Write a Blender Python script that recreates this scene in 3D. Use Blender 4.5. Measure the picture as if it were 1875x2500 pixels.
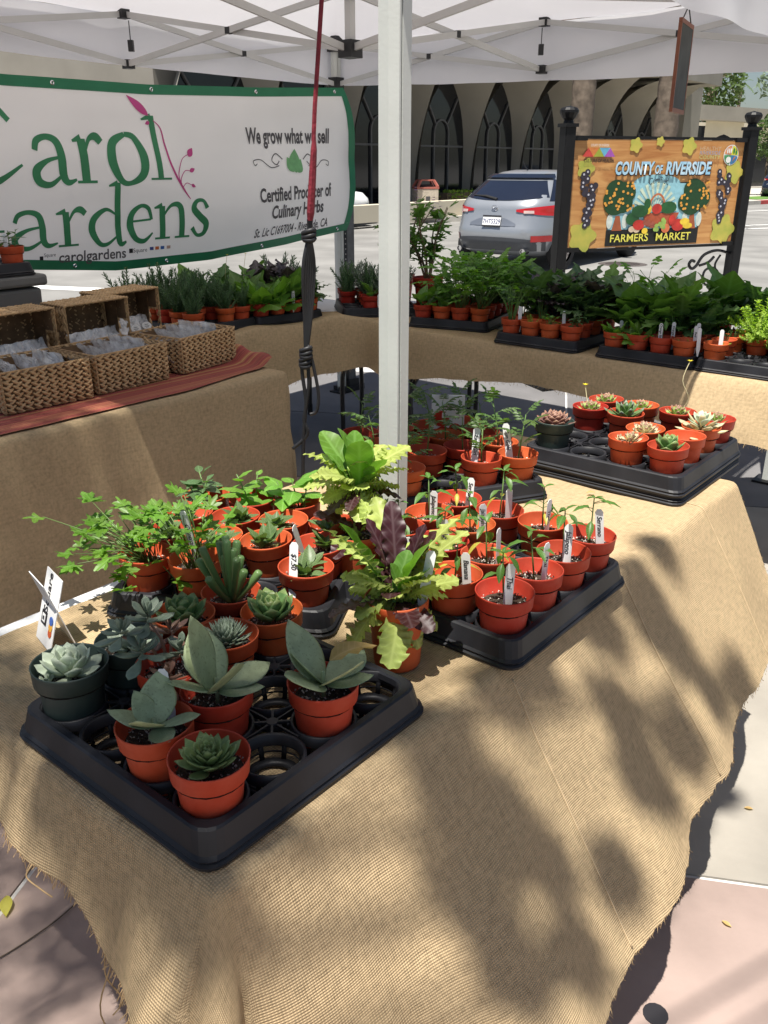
import bpy, math, random
from mathutils import Vector, Matrix, noise
R = math.radians
PI = math.pi
for o in list(bpy.data.objects): bpy.data.objects.remove(o)
scn = bpy.context.scene
COL = scn.collection

# ---------------------------------------------------------------- camera, sky, sun, exposure
cam = bpy.data.cameras.new('camera')
cam.sensor_fit = 'VERTICAL'; cam.sensor_height = 36; cam.lens = 36 * 2094 / 2500
cam.clip_start = .05; cam.clip_end = 900
cam_o = bpy.data.objects.new('camera', cam); COL.objects.link(cam_o)
cam_o.location = (0, 0, 1.51); cam_o.rotation_euler = (R(90 - 22.1), 0, 0)
scn.camera = cam_o

SUN_EL = 74
SUN_H = Vector((-.634 * .265 + .773 * .09, -.773 * .265 - .634 * .09, 0)).normalized()
SUN_DIR = (SUN_H * math.cos(R(SUN_EL)) + Vector((0, 0, math.sin(R(SUN_EL))))).normalized()
world = bpy.data.worlds.new('World'); scn.world = world; world.use_nodes = True
wn = world.node_tree
sky = wn.nodes.new('ShaderNodeTexSky'); sky.sky_type = 'NISHITA'; sky.sun_disc = False
sky.sun_elevation = R(SUN_EL); sky.sun_rotation = math.atan2(SUN_H.x, SUN_H.y)
sky.air_density = 1.0; sky.dust_density = 1.2; sky.ozone_density = .8
wn.links.new(sky.outputs[0], wn.nodes['Background'].inputs[0])
wn.nodes['Background'].inputs[1].default_value = .05
sl = bpy.data.lights.new('sun', 'SUN'); sl.energy = 5.0; sl.angle = R(.53); sl.color = (1, .955, .88)
sun_o = bpy.data.objects.new('sun', sl); COL.objects.link(sun_o)
sun_o.rotation_euler = SUN_DIR.to_track_quat('Z', 'Y').to_euler()
sun_o.location = SUN_DIR * 30
vs = scn.view_settings
vs.view_transform = 'Standard'; vs.look = 'None'; vs.gamma = 1; vs.use_curve_mapping = False; vs.exposure = .78

# ---------------------------------------------------------------- stall frame: t runs away to the right, u to the left
C0 = Vector((-.206, .774, 0)); UR = Vector((.634, .773, 0)).normalized(); UL = Vector((-UR.y, UR.x, 0))
ROT = math.atan2(UR.y, UR.x)
H0 = .735
def W(t, u, z=0): v = C0 + UR * t + UL * u; return Vector((v.x, v.y, z))

# ---------------------------------------------------------------- helpers
class MB:
    def __init__(s): s.v = []; s.f = []; s.m = []; s.uv = None
    def add(s, vs, fs, mi=0):
        n = len(s.v); s.v += [tuple(p) for p in vs]
        s.f += [tuple(i + n for i in f) for f in fs]; s.m += [mi] * len(fs); return s
    def box(s, c, d, mi=0, M=None):
        x, y, z = d[0] / 2, d[1] / 2, d[2] / 2
        p = [Vector((sx * x, sy * y, sz * z)) for sz in (-1, 1) for sy in (-1, 1) for sx in (-1, 1)]
        if M is not None: p = [M @ q for q in p]
        p = [q + Vector(c) for q in p]
        return s.add(p, [(0, 2, 3, 1), (4, 5, 7, 6), (0, 1, 5, 4), (2, 6, 7, 3), (0, 4, 6, 2), (1, 3, 7, 5)], mi)
    def tube(s, pts, rad, n=8, mi=0, cap=True, flat=1.0):
        pts = [Vector(p) for p in pts]
        if not hasattr(rad, '__len__'): rad = [rad] * len(pts)
        vs = []; up = None
        for i, p in enumerate(pts):
            d = (pts[min(i + 1, len(pts) - 1)] - pts[max(i - 1, 0)])
            d = d.normalized() if d.length > 1e-9 else Vector((0, 0, 1))
            if up is None: up = Vector((0, 0, 1)) if abs(d.z) < .9 else Vector((1, 0, 0))
            a = d.cross(up).normalized(); b = a.cross(d).normalized(); up = b
            for k in range(n):
                t = 2 * PI * k / n; vs.append(p + (a * math.cos(t) + b * math.sin(t) * flat) * rad[i])
        fs = [(i * n + k, i * n + (k + 1) % n, (i + 1) * n + (k + 1) % n, (i + 1) * n + k) for i in range(len(pts) - 1) for k in range(n)]
        if cap: fs += [tuple(range(n))[::-1], tuple(range((len(pts) - 1) * n, len(pts) * n))]
        return s.add(vs, fs, mi)
    def bar(s, a, b, w, h, mi=0, up=(0, 0, 1)):
        a, b = Vector(a), Vector(b); d = (b - a).normalized(); U = Vector(up)
        if abs(d.dot(U)) > .98: U = Vector((1, 0, 0))
        x = d.cross(U).normalized(); y = x.cross(d).normalized()
        vs = [p + x * sx * w / 2 + y * sy * h / 2 for p in (a, b) for sy in (-1, 1) for sx in (-1, 1)]
        return s.add(vs, [(0, 1, 3, 2), (4, 6, 7, 5), (0, 4, 5, 1), (2, 3, 7, 6), (0, 2, 6, 4), (1, 5, 7, 3)], mi)
    def lathe(s, prof, n=24, mi=0, c=(0, 0, 0), close=False):
        vs = []; c = Vector(c)
        for r, z in prof:
            for k in range(n):
                t = 2 * PI * k / n; vs.append(c + Vector((r * math.cos(t), r * math.sin(t), z)))
        m = len(prof)
        fs = [(i * n + k, i * n + (k + 1) % n, (i + 1) * n + (k + 1) % n, (i + 1) * n + k) for i in range(m - 1) for k in range(n)]
        if close: fs += [tuple(range(n))[::-1], tuple(range((m - 1) * n, m * n))]
        return s.add(vs, fs, mi)
    def grid(s, fn, nu, nv, mi=0):
        vs = [fn(i / nu, j / nv) for j in range(nv + 1) for i in range(nu + 1)]
        fs = [(j * (nu + 1) + i, j * (nu + 1) + i + 1, (j + 1) * (nu + 1) + i + 1, (j + 1) * (nu + 1) + i) for j in range(nv) for i in range(nu)]
        return s.add(vs, fs, mi)
    def prism(s, poly, h, M=None, mi=0):
        n = len(poly); M = M or Matrix()
        vs = [M @ Vector((p[0], p[1], 0)) for p in poly] + [M @ Vector((p[0], p[1], h)) for p in poly]
        fs = [tuple(range(n))[::-1], tuple(range(n, 2 * n))] + [(i, (i + 1) % n, n + (i + 1) % n, n + i) for i in range(n)]
        return s.add(vs, fs, mi)
    def mesh(s, name, mats, smooth=False):
        me = bpy.data.meshes.new(name); me.from_pydata(s.v, [], s.f)
        if not isinstance(mats, (list, tuple)): mats = [mats]
        for m in mats: me.materials.append(m)
        if len(mats) > 1: me.polygons.foreach_set('material_index', s.m)
        if smooth: me.polygons.foreach_set('use_smooth', [True] * len(me.polygons))
        if s.uv:
            l = me.uv_layers.new(name='UVMap'); idx = [0] * len(me.loops); me.loops.foreach_get('vertex_index', idx)
            l.data.foreach_set('uv', [c for i in idx for c in s.uv[i]])
        me.update(); return me
    def build(s, name, mats, parent=None, smooth=False):
        return obj(name, s.mesh(name, mats, smooth), parent)

def obj(name, me, parent=None, M=None):
    o = bpy.data.objects.new(name, me); COL.objects.link(o)
    if parent is not None: o.parent = parent
    if M is not None: o.matrix_basis = M
    return o
def tag(o, label=None, cat=None, group=None, kind=None):
    if label: o['label'] = label
    if cat: o['category'] = cat
    if group: o['group'] = group
    if kind: o['kind'] = kind
    return o
def thing(name, label, cat, loc=(0, 0, 0), rz=0, group=None):
    o = bpy.data.objects.new(name, None); COL.objects.link(o); o.empty_display_size = .05
    o.location = loc; o.rotation_euler = (0, 0, rz); return tag(o, label, cat, group)
def bevel(o, w, seg=2):
    m = o.modifiers.new('bevel', 'BEVEL'); m.width = w; m.segments = seg; m.limit_method = 'ANGLE'; return o
def catmull(pts, n=8):
    P = [Vector(p) for p in pts]; out = []
    for i in range(len(P) - 1):
        a, b, c, d = P[max(i - 1, 0)], P[i], P[i + 1], P[min(i + 2, len(P) - 1)]
        for k in range(n):
            t = k / n
            out.append(.5 * ((2 * b) + (c - a) * t + (2 * a - 5 * b + 4 * c - d) * t * t + (3 * b - a - 3 * c + d) * t ** 3))
    out.append(P[-1]); return out
def lerp(a, b, t): return a + (b - a) * t
def interp(xs, x):
    if x <= xs[0][0]: return xs[0][1]
    for (a, p), (b, q) in zip(xs, xs[1:]):
        if x <= b: return lerp(p, q, (x - a) / (b - a))
    return xs[-1][1]
def nz(x, y, z=0): return noise.noise(Vector((x, y, z)))

# ---------------------------------------------------------------- materials
def mat(name, col, rough=.6, var=.12, scale=8, metal=0, spec=.4, bump=0, bscale=60, trans=0, tcol=None, rnd=0, coat=0, coords='Object', alpha=1, detail=4, var2=None, emit=0, vein=0, spots=0):
    m = bpy.data.materials.new(name); m.use_nodes = True; nt = m.node_tree; N = nt.nodes; L = nt.links
    p = N['Principled BSDF']; out = N['Material Output']
    p.inputs['Roughness'].default_value = rough; p.inputs['Metallic'].default_value = metal
    p.inputs['Specular IOR Level'].default_value = spec
    if coat: p.inputs['Coat Weight'].default_value = coat; p.inputs['Coat Roughness'].default_value = .05
    tc = N.new('ShaderNodeTexCoord')
    ns = N.new('ShaderNodeTexNoise'); ns.inputs['Scale'].default_value = scale; ns.inputs['Detail'].default_value = detail
    L.new(tc.outputs[coords], ns.inputs['Vector'])
    mx = N.new('ShaderNodeMix'); mx.data_type = 'RGBA'
    c2 = var2 or [min(1, c * (1 + var)) for c in col]; c1 = [c * (1 - var) for c in col] if not var2 else col
    mx.inputs['A'].default_value = (*c1, 1); mx.inputs['B'].default_value = (*c2, 1)
    mr = N.new('ShaderNodeMapRange'); mr.inputs[1].default_value = .3; mr.inputs[2].default_value = .7
    L.new(ns.outputs['Fac'], mr.inputs[0]); L.new(mr.outputs[0], mx.inputs['Factor'])
    c = mx.outputs['Result']
    if rnd:
        oi = N.new('ShaderNodeObjectInfo'); hs = N.new('ShaderNodeHueSaturation')
        r1 = N.new('ShaderNodeMapRange'); r1.inputs[3].default_value = 1 - rnd; r1.inputs[4].default_value = 1 + rnd
        r2 = N.new('ShaderNodeMapRange'); r2.inputs[3].default_value = .5 - rnd * .06; r2.inputs[4].default_value = .5 + rnd * .06
        L.new(oi.outputs['Random'], r1.inputs[0]); L.new(oi.outputs['Random'], r2.inputs[0])
        L.new(r1.outputs[0], hs.inputs['Value']); L.new(r2.outputs[0], hs.inputs['Hue']); L.new(c, hs.inputs['Color']); c = hs.outputs[0]
    def mth(op, a, b_=None):
        n = N.new('ShaderNodeMath'); n.operation = op
        for i, q in enumerate((a, b_)):
            if q is None: continue
            if hasattr(q, 'links'): L.new(q, n.inputs[i])
            else: n.inputs[i].default_value = q
        return n.outputs[0]
    if vein:        # pale midrib and side veins in the leaf's own length and width
        sx = N.new('ShaderNodeSeparateXYZ'); L.new(tc.outputs['Object'], sx.inputs[0]); ax = mth('ABSOLUTE', sx.outputs['X'])
        rib = N.new('ShaderNodeMapRange'); rib.inputs[1].default_value = .004; rib.inputs[2].default_value = .035; rib.inputs[3].default_value = 1; rib.inputs[4].default_value = 0; L.new(ax, rib.inputs[0])
        wv = mth('POWER', mth('ABSOLUTE', mth('SINE', mth('MULTIPLY', mth('SUBTRACT', sx.outputs['Y'], mth('MULTIPLY', ax, .75)), 26.0))), 14.0)
        fc = mth('MULTIPLY', mth('MAXIMUM', rib.outputs[0], mth('MULTIPLY', wv, .55)), vein)
        vm = N.new('ShaderNodeMix'); vm.data_type = 'RGBA'; vm.inputs['B'].default_value = (*[min(1, q * 1.5 + .07) for q in col], 1); L.new(fc, vm.inputs['Factor']); L.new(c, vm.inputs['A']); c = vm.outputs['Result']
    if spots:
        sn = N.new('ShaderNodeTexNoise'); sn.inputs['Scale'].default_value = 26; sn.inputs['Detail'].default_value = 2; L.new(tc.outputs['Object'], sn.inputs['Vector'])
        sr = N.new('ShaderNodeMapRange'); sr.inputs[1].default_value = .60; sr.inputs[2].default_value = .68; sr.inputs[4].default_value = spots; L.new(sn.outputs['Fac'], sr.inputs[0])
        vm = N.new('ShaderNodeMix'); vm.data_type = 'RGBA'; vm.inputs['B'].default_value = (*[q * .35 for q in col], 1); L.new(sr.outputs[0], vm.inputs['Factor']); L.new(c, vm.inputs['A']); c = vm.outputs['Result']
    L.new(c, p.inputs['Base Color'])
    if bump:
        b = N.new('ShaderNodeBump'); b.inputs['Strength'].default_value = bump; b.inputs['Distance'].default_value = .01
        n2 = N.new('ShaderNodeTexNoise'); n2.inputs['Scale'].default_value = bscale; n2.inputs['Detail'].default_value = 5
        L.new(tc.outputs[coords], n2.inputs['Vector']); L.new(n2.outputs['Fac'], b.inputs['Height']); L.new(b.outputs[0], p.inputs['Normal'])
    if trans:
        tr = N.new('ShaderNodeBsdfTranslucent'); ms = N.new('ShaderNodeMixShader'); ms.inputs[0].default_value = trans
        if tcol: tr.inputs[0].default_value = (*tcol, 1)
        else: L.new(c, tr.inputs[0])
        L.new(p.outputs[0], ms.inputs[1]); L.new(tr.outputs[0], ms.inputs[2]); L.new(ms.outputs[0], out.inputs[0])
    if alpha < 1: p.inputs['Alpha'].default_value = alpha
    if emit: p.inputs['Emission Color'].default_value = (*col, 1); p.inputs['Emission Strength'].default_value = emit
    m['c'] = 0
    return m

def burlap(name, col, thread=.0030, trans=.22):
    m = bpy.data.materials.new(name); m.use_nodes = True; nt = m.node_tree; N = nt.nodes; L = nt.links
    p = N['Principled BSDF']; out = N['Material Output']; p.inputs['Roughness'].default_value = .95; p.inputs['Specular IOR Level'].default_value = .1
    uv = N.new('ShaderNodeUVMap')
    def slub(sx, sy):
        mp = N.new('ShaderNodeMapping'); mp.inputs['Scale'].default_value = (sx, sy, 1)
        n = N.new('ShaderNodeTexNoise'); n.inputs['Scale'].default_value = 1; n.inputs['Detail'].default_value = 2
        L.new(uv.outputs[0], mp.inputs[0]); L.new(mp.outputs[0], n.inputs['Vector']); return n.outputs['Fac']
    def math_(op, a, b):
        n = N.new('ShaderNodeMath'); n.operation = op
        for i, q in enumerate((a, b)):
            if hasattr(q, 'links'): L.new(q, n.inputs[i])
            else: n.inputs[i].default_value = q
        return n.outputs[0]
    f = 1 / thread
    a = slub(45, f * .5); b = slub(f * .5, 45)
    w = []
    for ax in ('X', 'Y'):
        wv = N.new('ShaderNodeTexWave'); wv.bands_direction = ax; wv.inputs['Scale'].default_value = .314 / thread
        wv.inputs['Distortion'].default_value = 1.2; wv.inputs['Detail'].default_value = 1; wv.inputs['Detail Scale'].default_value = .15
        L.new(uv.outputs[0], wv.inputs['Vector']); w.append(wv.outputs['Fac'])
    weave = math_('MULTIPLY', math_('ADD', w[0], .35), math_('ADD', w[1], .35))
    thr = math_('ADD', a, b)
    big = N.new('ShaderNodeTexNoise'); big.inputs['Scale'].default_value = 5; big.inputs['Detail'].default_value = 6; L.new(uv.outputs[0], big.inputs['Vector'])
    k = math_('ADD', math_('MULTIPLY', thr, .55), math_('ADD', math_('MULTIPLY', weave, .36), math_('ADD', math_('MULTIPLY', big.outputs['Fac'], .30), -.22)))
    cr = N.new('ShaderNodeValToRGB'); e = cr.color_ramp.elements
    e[0].position = .2; e[0].color = (*[q * .52 for q in col], 1); e[1].position = .9; e[1].color = (*[min(1, q * 1.38) for q in col], 1)
    L.new(k, cr.inputs[0]); L.new(cr.outputs[0], p.inputs['Base Color'])
    bp = N.new('ShaderNodeBump'); bp.inputs['Strength'].default_value = .55; bp.inputs['Distance'].default_value = .0022
    L.new(math_('ADD', weave, math_('MULTIPLY', thr, 1.2)), bp.inputs['Height']); L.new(bp.outputs[0], p.inputs['Normal'])
    tr = N.new('ShaderNodeBsdfTranslucent'); ms = N.new('ShaderNodeMixShader'); ms.inputs[0].default_value = trans
    L.new(cr.outputs[0], tr.inputs[0]); L.new(p.outputs[0], ms.inputs[1]); L.new(tr.outputs[0], ms.inputs[2]); L.new(ms.outputs[0], out.inputs[0])
    return m

M = {}
M['burlap'] = burlap('burlap', (.50, .375, .222), .0040)
M['burlap_dark'] = burlap('burlap_brown', (.36, .245, .135))
M['pot'] = mat('pot_plastic', (.50, .060, .020), .45, .1, 26, var2=(.58, .105, .05), detail=10, spec=.25, trans=.16, tcol=(.75, .12, .04), rnd=.18, bump=.05, bscale=90)
M['pot_green'] = mat('green_pot_plastic', (.035, .055, .048), .5, .15, 12)
M['soil'] = mat('potting_soil', (.048, .033, .022), .95, .5, 90, bump=.6, bscale=160)
M['perlite'] = mat('perlite', (.62, .57, .50), .9, .25, 60, rnd=.1)
M['tray'] = mat('tray_plastic', (.010, .010, .012), .48, .55, 9, spec=.32, bump=.04, bscale=40, var2=(.026, .027, .032), detail=10)
M['white'] = mat('white_plastic', (.78, .78, .77), .4, .05, 6)
M['ink'] = mat('black_ink', (.015, .014, .018), .6, .1)
def leafmat(name, col, tr=.38, rough=.42, rnd=.16, tmul=(1.5, 1.7, .7), var=.22, sc=3.5, vein=None, spots=0):
    M[name] = mat(name, col, rough, var, sc, trans=tr, tcol=[min(1, a * b) for a, b in zip(col, tmul)], rnd=rnd, spec=.45, vein=(.6 if name.startswith('leaf') else 0) if vein is None else vein, spots=spots)
leafmat('leaf_pepper', (.085, .19, .03)); leafmat('leaf_basil', (.14, .30, .035)); leafmat('leaf_sage', (.10, .16, .055), .25)
leafmat('leaf_cilantro', (.12, .25, .025)); leafmat('leaf_lettuce', (.42, .50, .13), .42, tmul=(1.25, 1.35, .7)); leafmat('leaf_red_lettuce', (.05, .014, .017), .3, tmul=(1.8, .8, 1))
leafmat('leaf_romaine', (.13, .27, .035)); leafmat('leaf_tomato', (.075, .14, .035)); leafmat('leaf_green', (.105, .21, .042)); leafmat('leaf_celery', (.13, .28, .035))
leafmat('leaf_dark', (.075, .145, .05), .3); leafmat('leaf_purple', (.065, .05, .055), .2); leafmat('leaf_lavender', (.15, .19, .15), .2); leafmat('leaf_rosemary', (.06, .125, .045), .2)
leafmat('leaf_lime', (.28, .40, .05)); leafmat('leaf_brown', (.42, .28, .10)); leafmat('leaf_yellow', (.45, .42, .06))
leafmat('suc_green', (.13, .23, .075), .12, .38, var=.35, spots=.18); leafmat('suc_pale', (.46, .53, .40), .10, .5); leafmat('suc_grey', (.38, .45, .25), .12, .5, var=.25, spots=.55); leafmat('suc_red', (.20, .10, .085), .08, .45)
leafmat('suc_lime', (.36, .45, .14), .15, .4); leafmat('suc_cream', (.62, .55, .34), .15, .45); leafmat('suc_blue', (.19, .24, .17), .08, .5); leafmat('suc_pink', (.34, .19, .13), .1, .5)
leafmat('suc_tip', (.20, .27, .09), .1, .4); leafmat('stem_green', (.13, .22, .06), .1); leafmat('stem_brown', (.14, .09, .05), 0.02); leafmat('flower_yellow', (.75, .60, .03), .2); leafmat('flower_purple', (.30, .14, .36), .2)
# ================================================================ ground, road, far pavement
M['slab_pink'] = mat('pink_paving', (.31, .235, .205), .85, .26, 2.6, bump=.12, bscale=45, detail=8)
M['slab_beige'] = mat('beige_paving', (.31, .285, .245), .85, .2, 2.6, bump=.12, bscale=45, detail=8)
M['joint'] = mat('joint_sealant', (.55, .54, .52), .8, .2, 30)
M['road'] = mat('road_concrete', (.215, .21, .20), .9, .22, .9, bump=.25, bscale=30, detail=10)
M['paint_white'] = mat('road_paint', (.80, .80, .78), .7, .08, 5)
M['far_walk'] = mat('far_pavement', (.50, .46, .39), .9, .08, 1.5)
M['kerb_red'] = mat('red_kerb_paint', (.42, .06, .055), .7, .15, 6)
M['kerb'] = mat('kerb_concrete', (.42, .40, .36), .9, .1, 3)
M['grass'] = mat('lawn', (.10, .20, .04), .9, .3, 4, bump=.5, bscale=30)
def sheet(name, poly, z, m, kind='structure', th=None):
    b = MB(); n = len(poly)
    if th: b.prism(poly, th, Matrix.Translation((0, 0, z - th)))
    else: b.add([(x, y, z) for x, y in poly], [tuple(range(n))])
    o = b.build(name, m); o['kind'] = kind; return o
road = sheet('road', [(-400, -200), (400, -200), (400, 700), (-400, 700)], -.030, M['road'])
pave = MB(); AX = R(-11); pe1 = Vector((math.cos(AX), math.sin(AX), 0)); pe2 = Vector((-pe1.y, pe1.x, 0))
def P2(a, b, z=0): v = pe1 * a + pe2 * b; return Vector((v.x, v.y, z))
pts = [P2(-7.5, -3.2), P2(7.5, -3.2), P2(7.5, 7.55), P2(-7.5, 7.55)]
pave.add([(p.x, p.y, -.006) for p in pts] + [(p.x, p.y, -.029) for p in pts], [(0, 1, 2, 3), (0, 4, 5, 1), (1, 5, 6, 2), (2, 6, 7, 3), (3, 7, 4, 0)])
pavement = pave.build('pavement', M['joint']); pavement['kind'] = 'structure'
SL = 1.22; ox = -.82 * pe1.x + 1.48 * pe1.y; oy = .8 * pe2.x + 1.487 * pe2.y
slab_me = {}
M['slab_grey'] = mat('grey_paving', (.15, .145, .145), .85, .14, 3.5, bump=.12, bscale=45, detail=8)
for mk in ('slab_pink', 'slab_beige', 'slab_grey'):
    b = MB(); b.box((0, 0, -.004), (SL - .013, SL - .013, .008)); slab_me[mk] = b.mesh('paving_slab', M[mk])
for i in range(-5, 6):
    for j in range(-3, 6):
        a, c = ox + SL * (i + .5), oy + SL * (j + .5)
        if abs(a) > 6.9 or c < -2.6 or c > 7.1: continue
        beige = (i >= 1 and j >= 0) or (j >= 1 and i >= 0) or j >= 2
        m = Matrix.Translation(P2(a, c)) @ Matrix.Rotation(AX, 4, 'Z')
        obj('paving_slab', slab_me['slab_grey' if j >= 2 and i < 2 else 'slab_beige' if beige else 'slab_pink'], pavement, m)
b = MB(); b.lathe([(.0, .0005), (.024, .0005), (.024, -.004)], 14); o = b.build('bolt_hole_plug', M['ink'], pavement); o.location = (.52, 1.16, .0015)
def stripe(a, b_, w, lab):
    a, b_ = Vector((*a, 0)), Vector((*b_, 0)); d = (b_ - a).normalized(); n = Vector((-d.y, d.x, 0)) * w / 2
    o = sheet('road_marking', [tuple((p)[:2]) for p in (a - n, b_ - n, b_ + n, a + n)], -.026, M['paint_white'])
    o['label'] = lab; return o
stripe((-9, 13.1), (-2.0, 11.05), .30, 'thick white line painted on the road below the banner')
stripe((8.2, 23.7), (40, 36), .14, 'white lane line'); stripe((8.2, 22.6), (40, 34.6), .14, 'white lane line'); stripe((12, 31.4), (50, 52), .13, 'white line')
mh = MB(); mh.lathe([(0, .004), (.30, .004), (.33, .002), (.36, .004), (.40, 0)], 28)
for k in range(-5, 6):
    w = math.sqrt(max(0, .28 ** 2 - (k * .052) ** 2)); mh.box((0, k * .052, .006), (2 * w, .02, .004))
M['iron'] = mat('cast_iron', (.10, .085, .08), .7, .3, 30, metal=.3)
o = mh.build('manhole_cover', M['iron']); o.location = (3.95, 14.7, -.029); tag(o, 'round iron manhole cover in the road beyond the market sign', 'manhole cover')
kp = [(-60, 24.4), (-1, 24.9), (3.2, 26.4), (15.3, 37.2), (60, 75)]
walk = sheet('far_pavement', kp + [(60, 200), (-60, 200)], .11, M['far_walk'])
b = MB()
for (a, c) in zip(kp, kp[1:]):
    a, c = Vector((*a, 0)), Vector((*c, 0)); red = a.x > 10
    b.bar(a + Vector((0, 0, .045)), c + Vector((0, 0, .045)), .18, .155, 1 if red else 0)
o = b.build('kerb', [M['kerb'], M['kerb_red']]); o['kind'] = 'structure'
sheet('grass_verge', [(15.6, 38.2), (60, 75.8), (60, 79), (15, 40.2)], .125, M['grass'])

# ================================================================ library building with arcade
M['concrete'] = mat('pale_concrete', (.265, .245, .21), .9, .10, .8, bump=.1, bscale=8)
M['cream'] = mat('cream_render', (.60, .54, .42), .9, .06, .8)
M['brick'] = mat('fin_brick', (.24, .13, .095), .9, .25, 9, bump=.3, bscale=14)
M['dark_glass'] = mat('dark_glazing', (.010, .011, .014), .08, .2, 1, spec=.5)
M['mullion'] = mat('mullion_bronze', (.085, .083, .085), .5, .1)
M['trunk'] = mat('palm_bark', (.16, .125, .095), .95, .35, 6, bump=.8, bscale=14)
lib = thing('library_building', 'concrete library with tall pointed arches and brick fins above, across the street', 'building')
FD = Vector((.62, .785, 0)).normalized(); FN = Vector((FD.y, -FD.x, 0))     # along the arcade, out to the street
FO = Vector((1.24, 30, .11))
def FP(s, out, z): return FO + FD * s + FN * out + Vector((0, 0, z))
BAY = 3.35; Z1 = 4.35; ZF = 4.75
def arch_pt(t, hw, zs, za):            # pointed arch from left foot (t=0) over the apex to the right foot
    if t < .2: return -hw, zs * t / .2
    if t > .8: return hw, zs * (1 - t) / .2
    k = (t - .5) / .3; a = abs(k)
    ang = (1 - a) * R(76); r = hw / (1 - math.cos(R(76)))
    x = hw - r * (1 - math.cos(ang)); z = zs + (za - zs) * math.sin(ang) / math.sin(R(76))
    return (x if k > 0 else -x), z
bays = [-8.3 + BAY * k for k in range(0, 9)]
for bi, s0 in enumerate(bays):
    vb = MB(); n = 32
    def vault(i, j, s0=s0):
        x, z = arch_pt(i, 1.42, 1.9, Z1); x2, z2 = arch_pt(i, 1.665, 1.75, ZF - .02)
        k = j ** 1.5; foot = min(1, z / 2.2)
        return FP(s0 + lerp(x, x2, j * (.5 + .5 * foot)), -.55 + j * (.25 + 2.6 * (z / Z1) ** 2.6), lerp(z, lerp(z, ZF - .02, (z / Z1) ** 1.6), j ** .8))
    vb.grid(vault, n, 8)
    vb.build('arch_vault', M['concrete'], lib, True)
    gb = MB(); outl = [arch_pt(i / n, 1.42, 1.9, Z1) for i in range(n + 1)]
    gb.add([FP(s0 + x, -.53, z) for x, z in outl], [tuple(range(n + 1))])
    win = gb.build('arch_window', M['dark_glass'], lib)
    mb = MB()
    for x in (-.42, .42): mb.bar(FP(s0 + x, -.50, 0), FP(s0 + x, -.50, 2.35), .07, .06, up=FN)
    mb.bar(FP(s0 - 1.3, -.50, 1.95), FP(s0 + 1.3, -.50, 1.95), .06, .07, up=FN)
    arc = [FP(s0 + .42 * math.cos(t), -.50, 2.35 + .42 * math.sin(t)) for t in [PI * k / 10 for k in range(11)]]
    for a, c in zip(arc, arc[1:]): mb.bar(a, c, .06, .06, up=FN)
    for sg in (-1, 1): mb.bar(FP(s0 + sg * .32, -.50, 2.62), FP(s0 + sg * .93, -.50, 3.45), .06, .06, up=FN)
    mb.build('mullions', M['mullion'], win)
# mass behind, pier fronts, fascia, upper storey
L0, L1 = bays[0] - BAY / 2, bays[-1] + BAY / 2
def slab_along(name, s0, s1, o0, o1, z0, z1, m, par=lib):
    b = MB(); c = FP((s0 + s1) / 2, (o0 + o1) / 2, (z0 + z1) / 2)
    b.box(c, (s1 - s0, abs(o1 - o0), z1 - z0), M=Matrix.Rotation(math.atan2(FD.y, FD.x), 3, 'Z')); return b.build(name, m, par)
slab_along('back_mass', L0, L1, -14, -.62, 0, 8.2, M['concrete'])
slab_along('fascia', L0 - .3, L1 + .3, -.60, 2.35, ZF, 5.28, M['concrete'])
slab_along('upper_wall', L0, L1, -.61, .25, 5.285, 9, M['dark_glass'])
fin = MB(); fin.box((0, 0, 0), (.26, .62, 3.4)); fin_me = fin.mesh('brick_fin', M['brick'])
s = L0 + .2
while s < L1:
    obj('brick_fin', fin_me, lib, Matrix.Translation(FP(s, .6, 7.08)) @ Matrix.Rotation(math.atan2(FD.y, FD.x), 4, 'Z')); s += .62
slab_along('end_pier', L1 - .1, L1 + 2.0, -1.5, .9, 0, 6.3, M['concrete'])
slab_along('plinth', L0, L1, 2.6, 2.95, 0, .42, M['cream'])
# left wing, seen in the gap over the banner
wa, wb_ = Vector((-26, 43.5, 0)), Vector((-6.6, 35.6, 0)); wd = (wb_ - wa).normalized(); wn_ = Vector((wd.y, -wd.x, 0)); wr = math.atan2(wd.y, wd.x); wl = (wb_ - wa).length
def wbox(name, s0, s1, o0, o1, z0, z1, m):
    b = MB(); c = wa + wd * (s0 + s1) / 2 + wn_ * (o0 + o1) / 2 + Vector((0, 0, (z0 + z1) / 2)); b.box(c, (s1 - s0, o1 - o0, z1 - z0), M=Matrix.Rotation(wr, 3, 'Z')); return b.build(name, m, lib)
wbox('wing_mass', 0, wl, -10, -.5, .11, 9, M['concrete']); wbox('wing_fascia', 0, wl + 3, -.49, .9, 3.7, 4.70, M['cream'])
s = .3
while s < wl - 1:
    for ds, w_, m_ in ((0, .42, 'brick'), (.62, .16, 'brick'), (.95, .16, 'brick')):
        b = MB(); b.box((0, 0, 0), (w_, .5, 3.3)); obj('brick_fin', b.mesh('brick_fin', M[m_]), lib, Matrix.Translation(wa + wd * (s + ds) + wn_ * .25 + Vector((0, 0, 6.36 + (.22 if ds == 0 else 0)))) @ Matrix.Rotation(wr, 4, 'Z'))
    s += 1.5
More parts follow.
